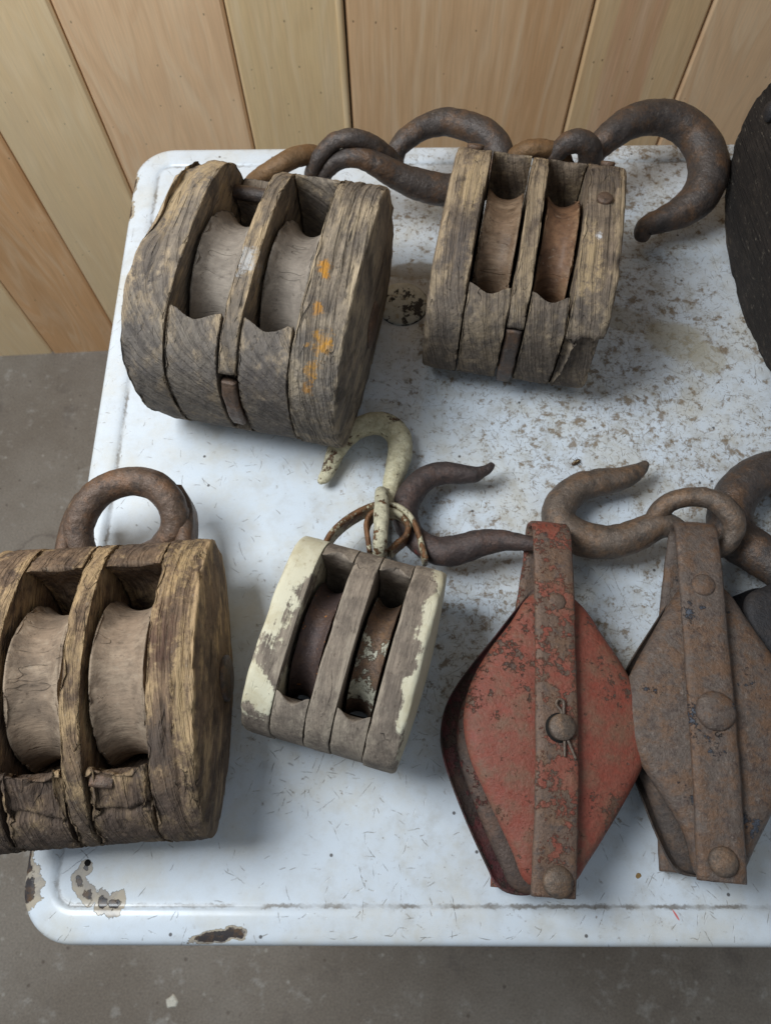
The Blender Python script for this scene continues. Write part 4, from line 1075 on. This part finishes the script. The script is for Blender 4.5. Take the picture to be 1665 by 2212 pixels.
lathe("axle_pin", FE_P, KP, dome_prof(0.0132, 0.0055), (0.002, 0.0015, 0.0690))
lathe("rivet", FE_G, KP, dome_prof(0.0092, 0.0042), (0.002, -0.0915, 0.0657))
def text_mesh(s, size, mat, parent, loc, rot):
    cu = bpy.data.curves.new("stamp", 'FONT')
    cu.body = s
    cu.size = size
    cu.extrude = 0.00012
    cu.align_x = 'CENTER'
    tmp = bpy.data.objects.new("stamp", cu)
    COL.objects.link(tmp)
    dg = bpy.context.evaluated_depsgraph_get()
    me = bpy.data.meshes.new_from_object(tmp.evaluated_get(dg))
    bpy.data.objects.remove(tmp)
    o = link("stamped_letters", me, mat, parent)
    o.location = loc
    o.rotation_euler = rot
    return o
text_mesh("Cd", 0.0040, HOLE, KP, (0.0030, -0.0150, 0.0692), (0, 0, 0))
tube("hook", FE_G, KP, [(0.2072, 0.2688, 0.022, 0.0041), (0.1997, 0.2623, 0.022, 0.0071), (0.1861, 0.2562, 0.022, 0.0096), (0.1673, 0.2529, 0.022, 0.0115), (0.1493, 0.2474, 0.022, 0.0125), (0.1353, 0.2345, 0.022, 0.0132), (0.1316, 0.2204, 0.023, 0.0134), (0.1382, 0.2094, 0.024, 0.0139), (0.1522, 0.2016, 0.026, 0.0141), (0.1707, 0.1985, 0.029, 0.0138), (0.1895, 0.2031, 0.033, 0.0127), (0.203, 0.2087, 0.037, 0.0113), (0.2128, 0.2083, 0.039, 0.0095), (0.223, 0.2039, 0.038, 0.0077)])
tube("hook_eye", FE_G, KP, [(0.1984, 0.2064, 0.034, 0.006), (0.2029, 0.2151, 0.04, 0.0074), (0.2094, 0.2217, 0.047, 0.0077), (0.2194, 0.2252, 0.053, 0.0076), (0.2311, 0.225, 0.057, 0.0078), (0.2425, 0.2209, 0.06, 0.0082), (0.2508, 0.2124, 0.06, 0.0088), (0.2551, 0.2023, 0.057, 0.0087), (0.2536, 0.1933, 0.052, 0.0078), (0.2469, 0.1873, 0.046, 0.0072), (0.2349, 0.1863, 0.041, 0.0069), (0.2231, 0.1919, 0.038, 0.0066)])

# ---- black pulley, right edge
BP = thing("steel_pulley", "black iron pulley with a heavy ring hook, mostly cut off by the right edge", "pulley", (0.2829, 0.0774, 0.0), (0, 0, -0.45), "steel strap pulleys")
up = [(-0.0505, 0.0439), (-0.0509, 0.0569), (-0.0429, 0.0675), (-0.0291, 0.0789), (-0.0026, 0.0801), (0.0259, 0.064), (0.0473, 0.0402), (0.0559, 0.0015), (0.0473, -0.0273), (0.0231, -0.0226), (-0.0042, -0.002), (-0.0299, 0.0208), (-0.0434, 0.0307)]
lo = [(x * 1.02 - 0.004, y * 1.02) for (x, y) in up]
plate("upper_plate", FE_K, BP, up, 0.048, 0.004, 1, seed=221)
plate("lower_plate", FE_K, BP, lo, 0.0095, 0.004, -1, seed=222)
cxy = np.asarray(up).mean(0)
disc("sheave", FE_K, BP, 0.045, 0.022, 0.044, float(cxy[0]), float(cxy[1]))
tube("hook", FE, BP, [(0.3446, 0.2268, 0.024, 0.0127), (0.3422, 0.2505, 0.024, 0.0154), (0.3296, 0.2607, 0.024, 0.0166), (0.3133, 0.2618, 0.024, 0.017), (0.2937, 0.2548, 0.024, 0.0173), (0.2764, 0.2389, 0.024, 0.0175), (0.2678, 0.2194, 0.024, 0.0173), (0.2711, 0.2015, 0.026, 0.0174), (0.2813, 0.1889, 0.03, 0.0172), (0.2943, 0.1747, 0.034, 0.0156), (0.3027, 0.1575, 0.038, 0.0136)])

# ------------------------------------------------------------------ little things
BUG = plain("beetle_brown", (0.07, 0.038, 0.016), 0.4)
BUGL = plain("beetle_cream", (0.42, 0.32, 0.18), 0.5)
bg = thing("dead_beetle", "tiny dead striped brown beetle lying on the stained table top", "insect", (0.1556, 0.2809, 0.0), (0, 0, 0.55))
o = lathe("body", BUG, bg, [(0.0003, -0.0046), (0.0011, -0.0040), (0.0017, -0.002), (0.0018, 0.001), (0.0014, 0.0034), (0.0005, 0.0044)], (0, 0, 0.0013), 'X', seg=14, rough=0.0001)
for (x, y) in ((-0.0015, 0.0004), (0.0012, -0.0004)):
    tube("wing_stripe", BUGL, bg, [(x - 0.0012, y, 0.0029, 0.0003), (x, y + 0.0003, 0.0031, 0.0004), (x + 0.0012, y, 0.0029, 0.0003)], world=False, seg=8, rough=0)
for (x, sy) in ((-0.001, 1), (0.001, 1), (0.0025, 1), (-0.001, -1), (0.001, -1), (0.0025, -1)):
    tube("leg", BUG, bg, [(x, sy * 0.0012, 0.0012, 0.00018), (x + 0.0006, sy * 0.0026, 0.0014, 0.00016), (x + 0.001, sy * 0.004, 0.0002, 0.00014)], world=False, seg=6, rough=0, n=4)
def crumb(name, label, cat, loc, size, mat, seed, group=None):
    t = np.linspace(0, 2 * math.pi, 9, endpoint=False)
    rs = np.random.default_rng(seed)
    rad = size * (0.7 + 0.5 * rs.random(9))
    lowr = [(r * math.cos(a), r * math.sin(a), 0.0) for r, a in zip(rad, t)]
    hi = [(0.8 * r * math.cos(a), 0.8 * r * math.sin(a), size * 0.25) for r, a in zip(rad, t)]
    F = [(k, (k + 1) % 9, 9 + (k + 1) % 9, 9 + k) for k in range(9)] + [tuple(range(9))[::-1], tuple(range(9, 18))]
    o = mesh(name, lowr + hi, F, mat, None, False, fix=True)
    o.location = loc
    o["label"] = label
    o["category"] = cat
    if group:
        o["group"] = group
    return o
crumb("paint_flake", "white paint flake lying on the grey concrete floor", "debris", (-0.3439, -0.2689, ZF), 0.009, plain("flake_white", (0.72, 0.68, 0.58)), 4)
crumb("wood_crumb", "small tan wood crumb on the white table right of the red pulley", "debris", (0.1707, -0.0419, 0.0), 0.0022, plain("crumb_tan", (0.26, 0.16, 0.06)), 5)
